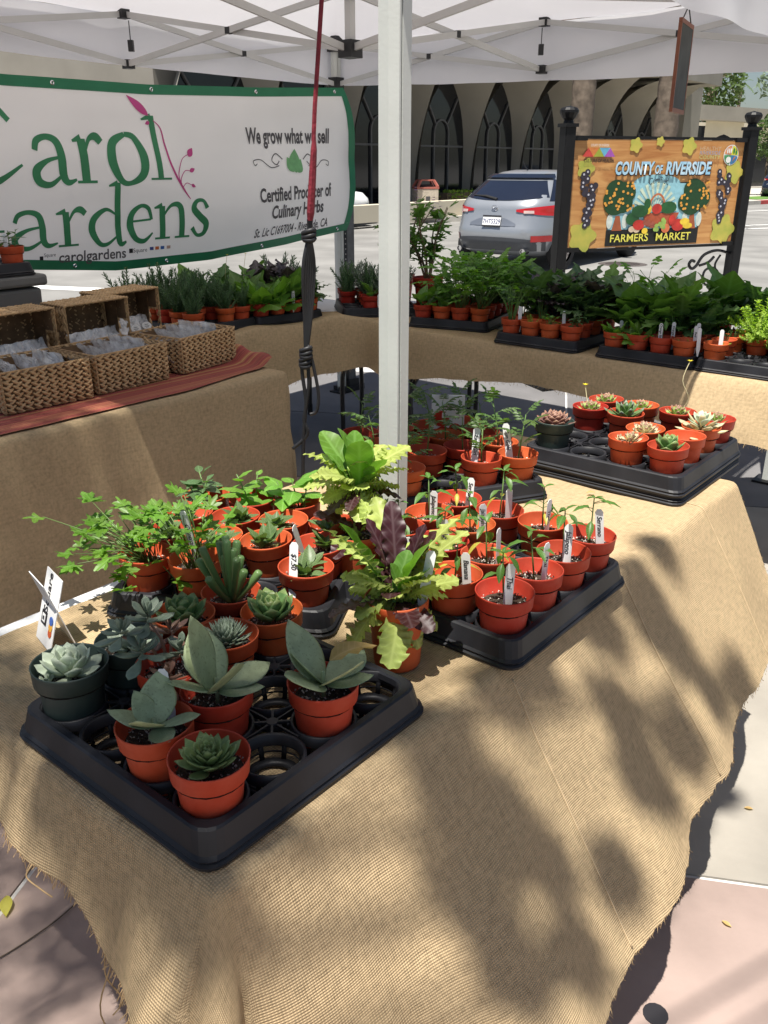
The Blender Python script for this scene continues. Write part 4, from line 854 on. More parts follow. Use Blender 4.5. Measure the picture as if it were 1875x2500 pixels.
# cloth along the two back tables: follows the inner edge round the corner
PATH = [(1.93, 2.60), (2.3, 2.575), (2.7, 2.545), (2.93, 2.47), (3.03, 2.32), (2.985, 2.1), (2.965, 1.75), (2.955, 1.3), (2.945, .8), (2.945, .35), (2.95, -.08)]
HEM = [(0, .27), (.37, .37), (.75, .45), (1.0, .47), (1.2, .49), (1.42, .465), (1.75, .525), (2.2, .572), (2.5, .568), (2.75, .55), (3.2, .52), (3.7, .49)]
PP = catmull([(a, c, 0) for a, c in PATH], 16); acc = [0]
for a, c in zip(PP, PP[1:]): acc.append(acc[-1] + (c - a).length)
def path_at(s_):
    s_ = min(max(s_, 0), acc[-1] - 1e-6)
    for k in range(len(acc) - 1):
        if s_ <= acc[k + 1]:
            f = (s_ - acc[k]) / (acc[k + 1] - acc[k]); d = (PP[k + 1] - PP[k]).normalized(); return PP[k].lerp(PP[k + 1], f), Vector((d.y, -d.x, 0))
b = MB(); uv = []; nu, nv = 220, 46; vs = []; Ltot = acc[-1]; hemrow = []
for j in range(nv + 1):
    for i in range(nu + 1):
        s_ = Ltot * i / nu; c, n_ = path_at(s_); c2, n2 = path_at(s_ + .12); c1, n1 = path_at(s_ - .12); n_ = (n_ + n1 + n2).normalized(); f = j / nv
        if f < .42:
            k = f / .42; ins = .30 * (1 - k); q = c - n_ * (ins - .0); z = H0 + .003 + .0015 * nz(s_ * 8, k * 6) + .030 * math.exp(-((s_ - 1.02) / .10) ** 2) * k + .018 * math.exp(-((s_ - .55) / .12) ** 2) * k
            dn = 0; uvv = (s_, ins)
        else:
            k = (f - .42) / .58; hz = interp(HEM, s_) + .006 * nz(s_ * 12, 3); dn = (H0 + .003 - hz) * k; fold = .05 * math.exp(-((s_ - 1.02) / .09) ** 2) - .03 * math.exp(-((s_ - 1.17) / .06) ** 2)
            out = .02 * (1 - math.exp(-k * 9)) + (.012 * math.sin(s_ * 11) + .022 * nz(s_ * 3.2, 7) + .010 * nz(s_ * 9, k * 2)) * k + fold * (.3 + .7 * k) + .10 * k * max(0, min(1, (s_ - 2.6) / .4))
            q = c + n_ * out; z = H0 + .003 - dn + .030 * math.exp(-((s_ - 1.02) / .10) ** 2) * (1 - k) + .018 * math.exp(-((s_ - .55) / .12) ** 2) * (1 - k); uvv = (s_, -dn)
        p = W(q.x, q.y, z); vs.append(p); uv.append(uvv)
        if j == nv: hemrow.append(p)
b.add(vs, [(j * (nu + 1) + i, j * (nu + 1) + i + 1, (j + 1) * (nu + 1) + i + 1, (j + 1) * (nu + 1) + i) for j in range(nv) for i in range(nu)]); b.uv = uv
backc = thing('burlap_tablecloth', 'burlap swag along the back tables with a wavy short hem', 'tablecloth'); obj('cloth', b.mesh('cloth', M['burlap'], True), backc); fringe(backc, hemrow, 8, .016, 3)

# ---------------------------------------------------------------- striped runner
def striped():
    m = mat('striped_runner', (.35, .06, .04), .9, .1, 50, bump=.2, bscale=150); nt = m.node_tree; N = nt.nodes; L = nt.links
    uv = N.new('ShaderNodeUVMap'); sp = N.new('ShaderNodeSeparateXYZ'); L.new(uv.outputs[0], sp.inputs[0]); nn = N.new('ShaderNodeTexNoise'); nn.noise_dimensions = '1D'; nn.inputs['Scale'].default_value = 34; nn.inputs['Detail'].default_value = 3; L.new(sp.outputs['Y'], nn.inputs['W'])
    cr = N.new('ShaderNodeValToRGB'); cr.color_ramp.interpolation = 'LINEAR'; e = cr.color_ramp.elements
    for k, (p, c) in enumerate(((.30, (.24, .05, .045)), (.44, (.36, .085, .06)), (.50, (.22, .045, .045)), (.56, (.45, .20, .08)), (.62, (.30, .07, .055)), (.70, (.46, .25, .11)))):
        q = e[k] if k < 2 else e.new(p); q.position = p; q.color = (*c, 1)
    L.new(nn.outputs['Fac'], cr.inputs[0]); L.new(cr.outputs[0], N['Principled BSDF'].inputs['Base Color']); return m
b = MB(); uv = []; vs = []; nu, nv = 90, 16
for j in range(nv + 1):
    for i in range(nu + 1):
        p = lerp(-.9, 2.02, i / nu); f = j / nv; q = lerp(1.845 + .012 * nz(p * 5, 1) + max(0, p - 1.45) * .17, 2.34, f); z = H0 + .0065 + .0012 * nz(p * 12, q * 12) + (.0025 if f < .08 else 0)
        k = max(0, (p - 1.88) / .14)
        if k > 0: z += .055 * math.sin(k * 2.2) * (1 - abs(f - .45) * 1.1) + .012 * math.sin(f * 15) * k; p -= .05 * k * k
        vs.append(W(p, q, z)); uv.append((p, q))
b.add(vs, [(j * (nu + 1) + i, j * (nu + 1) + i + 1, (j + 1) * (nu + 1) + i + 1, (j + 1) * (nu + 1) + i) for j in range(nv) for i in range(nu)]); b.uv = uv
tag(b.build('striped_runner', striped(), None, True), 'red and orange striped runner under the baskets, its end curling up', 'runner')

# ================================================================ baskets
M['wicker'] = mat('water_hyacinth', (.44, .27, .125), .7, .35, 26, bump=.35, bscale=110, var2=(.62, .42, .22)); M['wicker_in'] = mat('wicker_inner', (.17, .10, .05), .85, .3, 20)
def lump(b, c, ax, up, out, L_, w, d):
    ring = [(0, 0), (.25, .75), (.55, 1), (.8, .72), (1, 0)]; n = 6; vs = []
    for f, r in ring[1:-1]:
        for k in range(n):
            a = 2 * PI * k / n; vs.append(c + ax * (f - .5) * L_ + up * math.cos(a) * w * r + out * math.sin(a) * d * r)
    vs += [c - ax * L_ / 2, c + ax * L_ / 2]; m = 3
    fs = [(i * n + k, i * n + (k + 1) % n, (i + 1) * n + (k + 1) % n, (i + 1) * n + k) for i in range(m - 1) for k in range(n)]
    fs += [(m * n, (k + 1) % n, k) for k in range(n)] + [(m * n + 1, (m - 1) * n + k, (m - 1) * n + (k + 1) % n) for k in range(n)]
    b.add(vs, fs)
def woven(b, o, ax, up, out, w, h, rng, gap=None):
    rows = max(3, int(h / .0165)); rh = h / rows; nx = max(4, int(w / .030)); dx = w / nx
    for r in range(rows):
        for half in (0, 1):
            tl = .55 if half else -.55; y = (r + .28 + .46 * half) * rh
            for k in range(nx):
                x = (k + .5 + (.25 if half else 0)) * dx + rng.uniform(-.002, .002)
                if x > w - dx * .3: x = w - dx * .3
                if gap and abs(x - w / 2) < gap[0] and y > h - gap[1] and y < h - .008: continue
                d = (ax * math.cos(tl) + up * math.sin(tl)).normalized(); u2 = out.cross(d).normalized()
                lump(b, o + ax * x + up * y + out * rng.uniform(-.0008, .0012), d, u2, out, dx * 1.22, rh * .33, .0068)
def basket_mesh(w, d, h, seed):
    rng = random.Random(seed); parts = {}; X, Y, Z = Vector((1, 0, 0)), Vector((0, 1, 0)), Vector((0, 0, 1)); walls = []
    for nm, o, ax, out, ln, gp in (('front', Vector((0, 0, .004)), X, -Y, w, None), ('back', Vector((w, d, .004)), -X, Y, w, None), ('left', Vector((0, d, .004)), -Y, -X, d, (.048, .06)), ('right', Vector((w, 0, .004)), Y, X, d, (.048, .06))):
        b = MB(); woven(b, o, ax, Z, out, ln, h - .006, rng, gp); walls.append(b.mesh('woven_wall', M['wicker'], True))
    b = MB(); woven(b, Vector((0, 0, .002)), X, Y, -Z, w, d, rng); walls.append(b.mesh('woven_base', M['wicker'], True))
    b = MB(); t_ = .003
    b.box((w / 2, t_ + .002, h / 2), (w - .01, t_, h - .012)); b.box((w / 2, d - t_ - .002, h / 2), (w - .01, t_, h - .012)); b.box((w / 2, d / 2, .006), (w - .006, d - .006, t_))
    for x in (t_ + .002, w - t_ - .002):
        b.box((x, d / 2, (h - .062) / 2), (t_, d - .012, h - .066))
        for s_ in (-1, 1): b.box((x, d / 2 + s_ * (d / 4 + .021), h - .036), (t_, d / 2 - .054, .05))
    lin = b.mesh('inner_lining', M['wicker_in']); b = MB()
    b.tube([(0, 0, h), (w, 0, h), (w, d, h), (0, d, h), (0, 0, h)], .0042, 7); 
    for x, y in ((0, 0), (w, 0), (w, d), (0, d)): b.tube([(x, y, .002), (x, y, h)], .0038, 6)
    return walls, lin, b.mesh('rim_cord', mat('rim_cord', (.40, .25, .12), .8, .3, 60))
def basket(label, Mx, w, d, h, seed):
    o = thing('woven_basket', label, 'basket', group='woven hyacinth baskets on the runner'); o.matrix_basis = Mx; walls, lin, rim = basket_mesh(w, d, h, seed)
    for k, wl in enumerate(walls): q = obj(wl.name.split('.')[0], wl, o); q['kind'] = 'stuff'
    obj('inner_lining', lin, o); obj('rim_cord', rim, o); return o
TM = lambda t, u, z, rz=0: Matrix.Translation(W(t, u, z)) @ Matrix.Rotation(ROT + R(rz), 4, 'Z')
zB = H0 + .012
BK = [(.855, 2.035, -2, 'nearest of the open baskets, at the left edge'), (1.205, 2.035, 3, 'middle open basket filled with clear herb bags'), (1.60, 2.06, 9, 'farthest open basket, beside the curled runner end')]
for k, (t, u, rz, lab) in enumerate(BK): basket(lab, TM(t, u, zB, rz), .315, .265, .135, k)
ST = [(.965, 2.345, 3, 'basket stood on its side behind the nearest open basket'), (1.305, 2.36, 5, 'basket stood on its side behind the middle open basket'), (1.565, 2.50, 6, 'basket stood on its side farthest back by the rosemary')]
for k, (t, u, rz, lab) in enumerate(ST): basket(lab, TM(t, u, zB, rz) @ Matrix.Translation((0, .0, 0)) @ Matrix.Rotation(PI / 2, 4, 'X') @ Matrix.Translation((0, 0, -.145)), .295, .265, .145, 5 + k)
def bagmat():
    m = bpy.data.materials.new('clear_bag'); m.use_nodes = True; nt = m.node_tree; N = nt.nodes; L = nt.links; p = N['Principled BSDF']; p.inputs['Base Color'].default_value = (.93, .92, .91, 1); p.inputs['Roughness'].default_value = .18; p.inputs['Specular IOR Level'].default_value = .8
    tr = N.new('ShaderNodeBsdfTransparent'); ms = N.new('ShaderNodeMixShader'); tc = N.new('ShaderNodeTexCoord'); n = N.new('ShaderNodeTexNoise'); n.inputs['Scale'].default_value = 30; mr = N.new('ShaderNodeMapRange'); mr.inputs[1].default_value = .3; mr.inputs[2].default_value = .7; mr.inputs[3].default_value = .15; mr.inputs[4].default_value = .75
    L.new(tc.outputs['Object'], n.inputs['Vector']); L.new(n.outputs['Fac'], mr.inputs[0]); L.new(mr.outputs[0], ms.inputs[0]); L.new(tr.outputs[0], ms.inputs[1]); L.new(p.outputs[0], ms.inputs[2]); L.new(ms.outputs[0], N['Material Output'].inputs[0]); return m
M['bag'] = bagmat(); M['herb'] = mat('dried_herb', (.20, .16, .09), .95, .4, 60); M['oval'] = mat('oval_label', (.80, .80, .77), .6, .05)
def bag(label, Mx, w, h, seed, oval=True):
    rng = random.Random(seed); o = thing('herb_bag', label, 'bag', group='clear bags of dried herbs in the baskets'); o.matrix_basis = Mx
    for sd in (-1, 1):
        b = MB(); b.grid(lambda i, j: Vector(((i - .5) * w * (1 + .05 * nz(j * 3, seed)), sd * .011 * math.sin(PI * i) * math.sin(PI * min(1, j * 1.2)) + .014 * nz(i * 5 + seed, j * 5, sd), j * h + .008 * nz(i * 4, seed))), 12, 12); b.build('film', M['bag'], o, True)
    b = MB(); b.box((0, 0, h * .2), (w * .8, .008, h * .34)); b.build('herbs', M['herb'], o)
    if oval:
        b = MB(); b.prism(ell(0, 0, .026, .017, 20), .001, Matrix.Translation((w * .12, -.017, h * .62)) @ Matrix.Rotation(PI / 2, 4, 'X')); lb_ = b.build('oval_label', M['oval'], o)
        for q, (z_, w_) in enumerate(((.005, .02), (-.002, .026), (-.007, .016))): b = MB(); b.box((w * .12, -.0185, h * .62 + z_), (w_, .0006, .0018)); b.build('print_line', M['ink'], lb_)
for k, (t, u, rz, lab) in enumerate(BK):
    for q in range(5):
        Mx = TM(t, u, zB, rz) @ Matrix.Translation((.045 + .052 * q, .125 + .012 * (q % 2), .012)) @ Matrix.Rotation(R(78 + q * 4), 4, 'Z') @ Matrix.Rotation(R(-46 + 9 * q), 4, 'X'); bag('%s clear bag of dried herbs from the left in the %s open basket' % (['first', 'second', 'third', 'fourth', 'fifth'][q], ('nearest', 'middle', 'farthest')[k]), Mx, .19, .15, k * 10 + q, q in (0, 4))
for k, (t, u, rz, lab) in enumerate(ST):
    for q in range(3):
        Mx = TM(t, u, zB, rz) @ Matrix.Translation((.07 + .085 * q, -.02 + .02 * q, .012)) @ Matrix.Rotation(R(-18 - 4 * q), 4, 'X'); bag('%s clear bag from the left in the basket stood on its side %s' % (['first', 'second', 'third'][q], ('at the left', 'in the middle', 'farthest back')[k]), Mx, .12, .15, 50 + k * 10 + q, q > 0)

# ================================================================ small things on the tables and floor
M['tote'] = mat('grey_tote', (.16, .155, .145), .6, .12, 6)
tt = thing('storage_tote', 'grey plastic storage tote with lid behind the baskets', 'tote', W(.95, 2.70, 0), ROT)
b = MB(); b.add([(.03, .03, 0), (.44, .03, 0), (.44, .37, 0), (.03, .37, 0), (0, 0, 1.045), (.47, 0, 1.045), (.47, .40, 1.045), (0, .40, 1.045)], [(3, 2, 1, 0), (4, 5, 6, 7), (0, 1, 5, 4), (1, 2, 6, 5), (2, 3, 7, 6), (3, 0, 4, 7)]); bevel(b.build('body', M['tote'], tt), .015)
b = MB(); b.box((.235, .2, 1.075), (.51, .44, .045)); bevel(b.build('lid', M['tote'], tt), .012)
for z in (.80, .93): b = MB(); b.box((.235, .2, z), (.475, .405, .014)); b.build('rib', M['tote'], tt)
hs = thing('garden_hose', 'loop of grey green hose hanging at the end of the front table', 'hose'); b = MB(); c = W(1.80, .10, .665)
b.tube([c + UR * (.062 * math.cos(a)) + Vector((0, 0, .085 * math.sin(a))) + UL * (.004 * a) for a in [-2.2 + 4.6 * k / 24 for k in range(25)]], .0085, 8); b.build('loop', mat('hose_rubber', (.16, .19, .14), .6, .15, 12), hs, True)
ds = thing('coiled_hose', 'dark coiled hose lying on the floor under the back table', 'hose', (1.02, 4.15, 0)); b = MB()
b.tube([((.20 - .004 * k / 12) * math.cos(2 * PI * k / 24), (.20 - .004 * k / 12) * math.sin(2 * PI * k / 24), .012 + .0115 * k / 12) for k in range(130)], .011, 7); b.build('coils', M['leg_black'], ds, True)
sq = thing('payment_sign', 'small folded white card sign with a square black mark and card logos', 'sign', W(.175, .615, H0 + .006), R(-52))
for sg in (1, -1):
    b = MB(); b.box((0, 0, .065), (.075, .0015, .13)); q = b.build('card_panel', M['white'], sq); q.location = (0, sg * -.022, 0); q.rotation_euler = (R(sg * -17), 0, 0)
    if sg == 1:
        b = MB(); b.box((-.013, -.0012, .045), (.024, .001, .024)); b.box((-.013, -.002, .045), (.014, .001, .014), 1); b.box((-.013, -.0028, .045), (.006, .001, .006)); b.build('square_mark', [M['ink'], M['white']], q)
        obj('lettering', text_mesh('Square', .026, M['ink'], 0), q, Matrix.Translation((-.011, -.0014, .092)) @ Matrix.Rotation(PI / 2, 4, 'X') @ Matrix.Rotation(PI / 2, 4, 'Z'))
        for k, c in enumerate(((.55, .10, .03), (.70, .35, .04), (.05, .12, .40))): b = MB(); b.prism(ell(0, 0, .008, .008, 12), .0006, Matrix.Translation((.022, -.0014 - .0003 * k, .03 + .011 * k)) @ Matrix.Rotation(PI / 2, 4, 'X')); b.build('card_logo', mat('logo_print', c, .5), q)
pl = thing('tomato_placard', 'white placard with a red tomato picture behind the tomato seedlings', 'sign', (.172, 2.235, H0 + .004), R(-4))
b = MB(); b.box((0, 0, .10), (.088, .004, .20)); b.build('board', M['white'], pl)
M['tom_red'] = mat('tomato_print', (.50, .035, .02), .3, .1, 20)
b = MB()
for x, z, r_ in ((-.018, .105, .022), (-.012, .06, .024), (.02, .075, .018)): b.prism(ell(x, z, r_, r_, 16), .0006, Matrix.Translation((0, -.0023, .03)) @ Matrix.Rotation(PI / 2, 4, 'X'))
b.build('tomato_print', M['tom_red'], pl); b = MB(); b.box((.0, -.0036, .145), (.032, .0008, .014)); tg = b.build('name_strip', M['oval'], pl); obj('lettering', text_mesh('Ra', .012, M['ink']), tg, Matrix.Translation((-.006, -.0042, .145)) @ Matrix.Rotation(PI / 2, 4, 'X'))
def fallen(label, x, y, z, s, rz, m='leaf_yellow'):
    b = MB(); b.grid(lambda i, j: Vector(((i - .5) * .45 * math.sin(PI * min(1, j * .96 + .02)), j, .12 * abs(i - .5) + .1 * math.sin(3 * j))) * s, 4, 6); o = b.build('fallen_leaf', M[m], None, True); o.location = (x, y, z); o.rotation_euler = (0, 0, rz); tag(o, label, 'leaf')
fallen('curled yellow leaf lying on the paving joint', -.815, 1.385, .004, .06, R(20)); fallen('tiny dry orange leaf on the burlap before the succulent tray', *W(1.43, .22)[:2], H0 + .008, .022, R(100), 'leaf_brown')
b = MB(); b.tube(catmull([(-.66, 1.46, .004), (-.70, 1.38, .006), (-.76, 1.31, .004), (-.80, 1.27, .006)], 5), .0016, 5); tag(b.build('dry_twig', M['bark'], None), 'thin dry twig on the paving below the cloth', 'twig')

for k, (x, y) in enumerate(((-.95, 1.10), (-.70, 1.02), (.86, 1.02), (.98, 1.30), (.93, 1.72), (1.25, 2.05), (-.55, .95), (.74, 1.36))):
    fallen('%s' % ('small dry leaf on the paving at the lower left', 'second small dry leaf at the lower left', 'small dry leaf at the lower right', 'dry leaf on the pink slab at the right', 'dry leaf on the beige slab at the right', 'dry leaf farthest along the beige slab', 'dry leaf under the front corner of the cloth', 'dry leaf beside the cloth hem at the right')[k], x, y, .003, .016 + .006 * (k % 3), k * 1.9, 'leaf_brown')
# ================================================================ trays
PITCH = .1015
def rsq(h, r, z, n=5):
    out = []
    for cx, cy, a0 in ((h - r, h - r, 0), (-h + r, h - r, 90), (-h + r, -h + r, 180), (h - r, -h + r, 270)):
        for k in range(n): a = R(a0 + 90 * k / (n - 1)); out.append((cx + r * math.cos(a), cy + r * math.sin(a), z))
    return out
TRAY_CACHE = {}
def tray_meshes(p):
    if p in TRAY_CACHE: return TRAY_CACHE[p]
    h = 2 * p + .006; b = MB(); vs = []; prof = [(h + .008, .0), (h + .009, .005), (h + .005, .008), (h + .007, .012), (h + .003, .016), (h - .003, .0455), (h - .006, .048), (h - .015, .048), (h - .018, .045), (h - .019, .036)]
    for hh, z in prof: vs += rsq(hh, .028, z)
    n = 20; m = len(prof); b.add(vs, [(i * n + k, i * n + (k + 1) % n, (i + 1) * n + (k + 1) % n, (i + 1) * n + k) for i in range(m - 1) for k in range(n)])
    wall = b.mesh('tray_wall', M['tray'], False)
    r = .0452; b = MB(); b.lathe([(r + .0022, .030), (r + .0022, .0463), (r - .0004, .0469), (r - .003, .046), (r - .004, .030)], 28)
    b.lathe([(.040, .004), (.040, .010), (.028, .010), (.028, .004)], 24)
    for k in range(8):
        a = R(22.5 + 45 * k); b.bar((r * math.cos(a), r * math.sin(a), .040), (.038 * math.cos(a), .038 * math.sin(a), .007), .007, .0022, up=(math.cos(a), math.sin(a), 0))
    for z in (.018, .027): b.lathe([(.0415 + (z - .018) * .2, z), (.0418 + (z - .018) * .2, z + .003), (.0398 + (z - .018) * .2, z + .003)], 24)
    cell = b.mesh('cell_ring', M['tray'], True)
    b = MB(); b.lathe([(0, .0477), (.0085, .0475), (.0095, .0455), (.0095, .0415)], 12)
    for k in range(4):
        a = R(45 + 90 * k); d = p / math.sqrt(2) - r; b.bar((.008 * math.cos(a), .008 * math.sin(a), .045), ((d + .001) * math.cos(a), (d + .001) * math.sin(a), .045), .0032, .004)
        a = R(90 * k); b.bar((.008 * math.cos(a), .008 * math.sin(a), .044), (p * .5 * math.cos(a), p * .5 * math.sin(a), .044), .0026, .004)
    hub = b.mesh('hub', M['tray'])
    TRAY_CACHE[p] = (wall, cell, hub); return TRAY_CACHE[p]
def tray(label, Mx, p=PITCH, n=4):     # Mx: frame at the tray's centre on the table
    wall, cell, hub = tray_meshes(p); o = thing('nursery_tray', label, 'tray', group='black nursery trays'); o.matrix_basis = Mx
    obj('tray_wall', wall, o)
    for i in range(4):
        for j in range(4): obj('cell_ring', cell, o, Matrix.Translation(((i - 1.5) * p, (j - 1.5) * p, 0)))
    for i in range(3):
        for j in range(3): obj('hub', hub, o, Matrix.Translation(((i - 1) * p, (j - 1) * p, 0)))
    return o

# ================================================================ pots and soil
b = MB(); POT_H = .090
b.lathe([(.0, .0), (.0345, .0), (.036, .003), (.0425, .069), (.0430, .0715), (.0482, .073), (.0496, .0950), (.0504, .0973), (.0494, .0985), (.0481, .0965), (.0470, .074), (.0415, .070), (.035, .006), (0, .005)], 30)
POT = {'red': b.mesh('pot', M['pot'], True), 'green': None}
b2 = MB(); b2.v, b2.f, b2.m = list(b.v), list(b.f), list(b.m); POT['green'] = b2.mesh('pot', M['pot_green'], True)
tb = MB(); tb.lathe([(.0, .0), (.037, .0), (.0385, .003), (.0462, .098), (.0466, .1005), (.0516, .102), (.0526, .121), (.0515, .1225), (.0503, .12), (.0495, .104), (.045, .099), (.0375, .006), (0, .005)], 30); POT['tall'] = tb.mesh('pot', M['pot'], True)
def soil_mesh(seed, grit, r=.0466):
    rng = random.Random(seed); b = MB(); n = 18; rings = 7
    vs = [(0, 0, .001)]
    for i in range(1, rings + 1):
        for k in range(n): a = 2 * PI * k / n; rr = r * i / rings; vs.append((rr * math.cos(a), rr * math.sin(a), .0025 * nz(rr * 90 * math.cos(a) + seed * 7, rr * 90 * math.sin(a)) - .002 * (i / rings) ** 2))
    fs = [(0, 1 + k, 1 + (k + 1) % n) for k in range(n)] + [(1 + (i - 1) * n + k, 1 + i * n + k, 1 + i * n + (k + 1) % n, 1 + (i - 1) * n + (k + 1) % n) for i in range(1, rings) for k in range(n)]
    b.add(vs, fs)
    for q in range(grit):
        a, rr = rng.uniform(0, 2 * PI), r * .96 * math.sqrt(rng.random()); c = Vector((rr * math.cos(a), rr * math.sin(a), .0012)); s_ = rng.uniform(.0009, .0027); P = [c + Vector((rng.gauss(0, 1), rng.gauss(0, 1), rng.gauss(0, 1))).normalized() * s_ for _ in range(5)]
        b.add(P, [(0, 1, 2), (0, 2, 3), (0, 3, 4), (1, 2, 4), (2, 3, 4), (0, 1, 4)], 1 if rng.random() < .62 else 0)
    return b.mesh('soil', [M['soil'], M['perlite']], False)
SOIL = [soil_mesh(k, 230) for k in range(4)] + [soil_mesh(9, 40)]; SOIL_T = soil_mesh(11, 120, .0485)

# ================================================================ leaves (unit length along +Y, upper side +Z)
def prof_oval(s, k=1.0): return math.sin(PI * min(1, max(0, s)) ** k)
def flat_leaf(name, m, W_=.5, k=.85, nl=6, nw=4, arch=.25, fold=.25, ruffle=0, rf=9, serr=0, sf=9, seed=0, petiole=0.0, fan=False):
    b = MB()
    def f(i, j):
        s = j; v = 2 * i - 1; w = W_ / 2 * (max(.02, prof_oval(.02 + .96 * s, k)))
        if fan: w = W_ / 2 * (.14 + .86 * min(1, s / .62) ** 1.1) * math.sqrt(max(.0, 1 - (max(0, s - .55) / .455) ** 2.6))
        if serr: w *= 1 + serr * (math.sin(sf * PI * 2 * s + 1) * abs(v) ** 2)
        z = -arch * s * s + fold * abs(v) * w + ruffle * abs(v) ** 2.2 * math.sin(rf * s * PI + seed + (1.3 if v > 0 else 0)) * (.4 + .6 * math.sin(PI * s))
        return Vector((w * v, petiole + s * (1 - petiole), z))
    b.grid(f, nw, nl)
    if petiole: b.tube([(0, 0, .02), (0, petiole + .04, 0)], [.02, .012], 4, cap=False)
    return b.mesh(name, M[m], True)
def fleshy(name, m, W_=.4, T_=.16, k=1.2, curve=.3, nl=6, n=8, tip=True, cup=.25, tipm=None):
    b = MB(); vs = [(0, 0, 0)]
    for i in range(1, nl):
        s = i / nl
        for q in range(n):
            a = 2 * PI * q / n; w = W_ / 2 * prof_oval(.08 + .90 * s, k); t = T_ / 2 * (math.sin(PI * min(1, .25 + .72 * s)) * .9 + .1) * (1 if math.sin(a) < 0 else .55)
            x = w * math.cos(a); vs.append((x, s, t * math.sin(a) + curve * s * s + cup * (x * x) / max(W_, .01)))
    vs.append((0, 1.0, curve + .02)); e = len(vs) - 1; fs = [(0, 1 + (q + 1) % n, 1 + q) for q in range(n)]
    fs += [(1 + (i - 1) * n + q, 1 + (i - 1) * n + (q + 1) % n, 1 + i * n + (q + 1) % n, 1 + i * n + q) for i in range(1, nl - 1) for q in range(n)] + [(e, 1 + (nl - 2) * n + q, 1 + (nl - 2) * n + (q + 1) % n) for q in range(n)]
    b.add(vs, fs); 
    if tipm:
        b.m = [1 if sum(b.v[i][1] for i in f) / len(f) > .86 else 0 for f in b.f]; return b.mesh(name, [M[m], M[tipm]], True)
    return b.mesh(name, M[m], True)
def lobed(name, m, lob=5, seed=0, stalk=.0, deep=.3):
    b = MB(); n = 40; vs = [(0, .12, 0)]; rng = random.Random(seed)
    for q in range(n + 1):
        a = R(-118 + 236 * q / n); r = .56 * (1 - deep * (.5 - .5 * math.cos(lob * (a + R(118)) * 360 / 236)) ** 1.0) * (1 + .07 * math.sin(a * 23)) * (1 - .12 * abs(a) / 2.0)
        vs.append((r * math.sin(a), .36 + r * math.cos(a) * 1.02 - .0, .07 * math.sin(a * 3 + seed) + .05 * rng.uniform(-1, 1) * r))
    b.add(vs, [(0, q + 1, q + 2) for q in range(n)])
    return b.mesh(name, M[m], True)
def compound(name, m, n=5, W_=.55, serr=.25, seed=0):
    b = MB(); rng = random.Random(seed); b.tube([(0, 0, 0), (0, .5, .03), (0, .85, -.04)], [.014, .01, .006], 4, 0, False)
    def lf(o, az, L_):
        d = Vector((math.sin(az), math.cos(az), -.12)).normalized(); s_ = Vector((d.y, -d.x, 0)).normalized(); k = len(b.v); N_ = 5; vs = []
        for q in range(N_ + 1):
            f = q / N_; w = L_ * W_ / 2 * max(.03, math.sin(PI * min(1, .04 + .94 * f) ** .8)) * (1 + serr * math.sin(q * 2.6 + seed))
            for v in (-1, 0, 1): vs.append(o + d * L_ * f + s_ * w * v + Vector((0, 0, (.10 * abs(v) - .22 * f * f) * L_)))
        b.add(vs, [(q * 3 + v, q * 3 + v + 1, q * 3 + v + 4, q * 3 + v + 3) for q in range(N_) for v in (0, 1)])
    lf(Vector((0, .80, -.03)), rng.uniform(-.15, .15), .42)
    for q in range((n - 1) // 2):
        y = .34 + .42 * q / max(1, (n - 1) // 2 - .5)
        for sg in (-1, 1): lf(Vector((0, y, .02)), sg * rng.uniform(.9, 1.2), .34 * rng.uniform(.8, 1.1))
    return b.mesh(name, M[m], True)
def sprig(name, m, n=60, needle=.16, w=.03, droop=0, seed=0, ang=.9):
    rng = random.Random(seed); b = MB(); b.tube([(0, 0, 0), (.02, .5, .02), (0, 1, 0)], [.018, .012, .005], 4, 0, False)
    for k in range(n):
        f = .08 + .92 * k / n; a = k * 2.4; d = Vector((math.cos(a), ang * (.5 + f), math.sin(a))).normalized(); p = Vector((0, f, 0)); L_ = needle * rng.uniform(.7, 1.15) * (1.1 - .5 * f); s_ = d.cross(Vector((.3, 1, .2))).normalized() * w / 2
        b.add([p - s_ * .5, p + s_ * .5, p + d * L_ * .6 + s_, p + d * L_, p + d * L_ * .6 - s_], [(0, 1, 2, 3, 4)])
    return b.mesh(name, M[m], True)
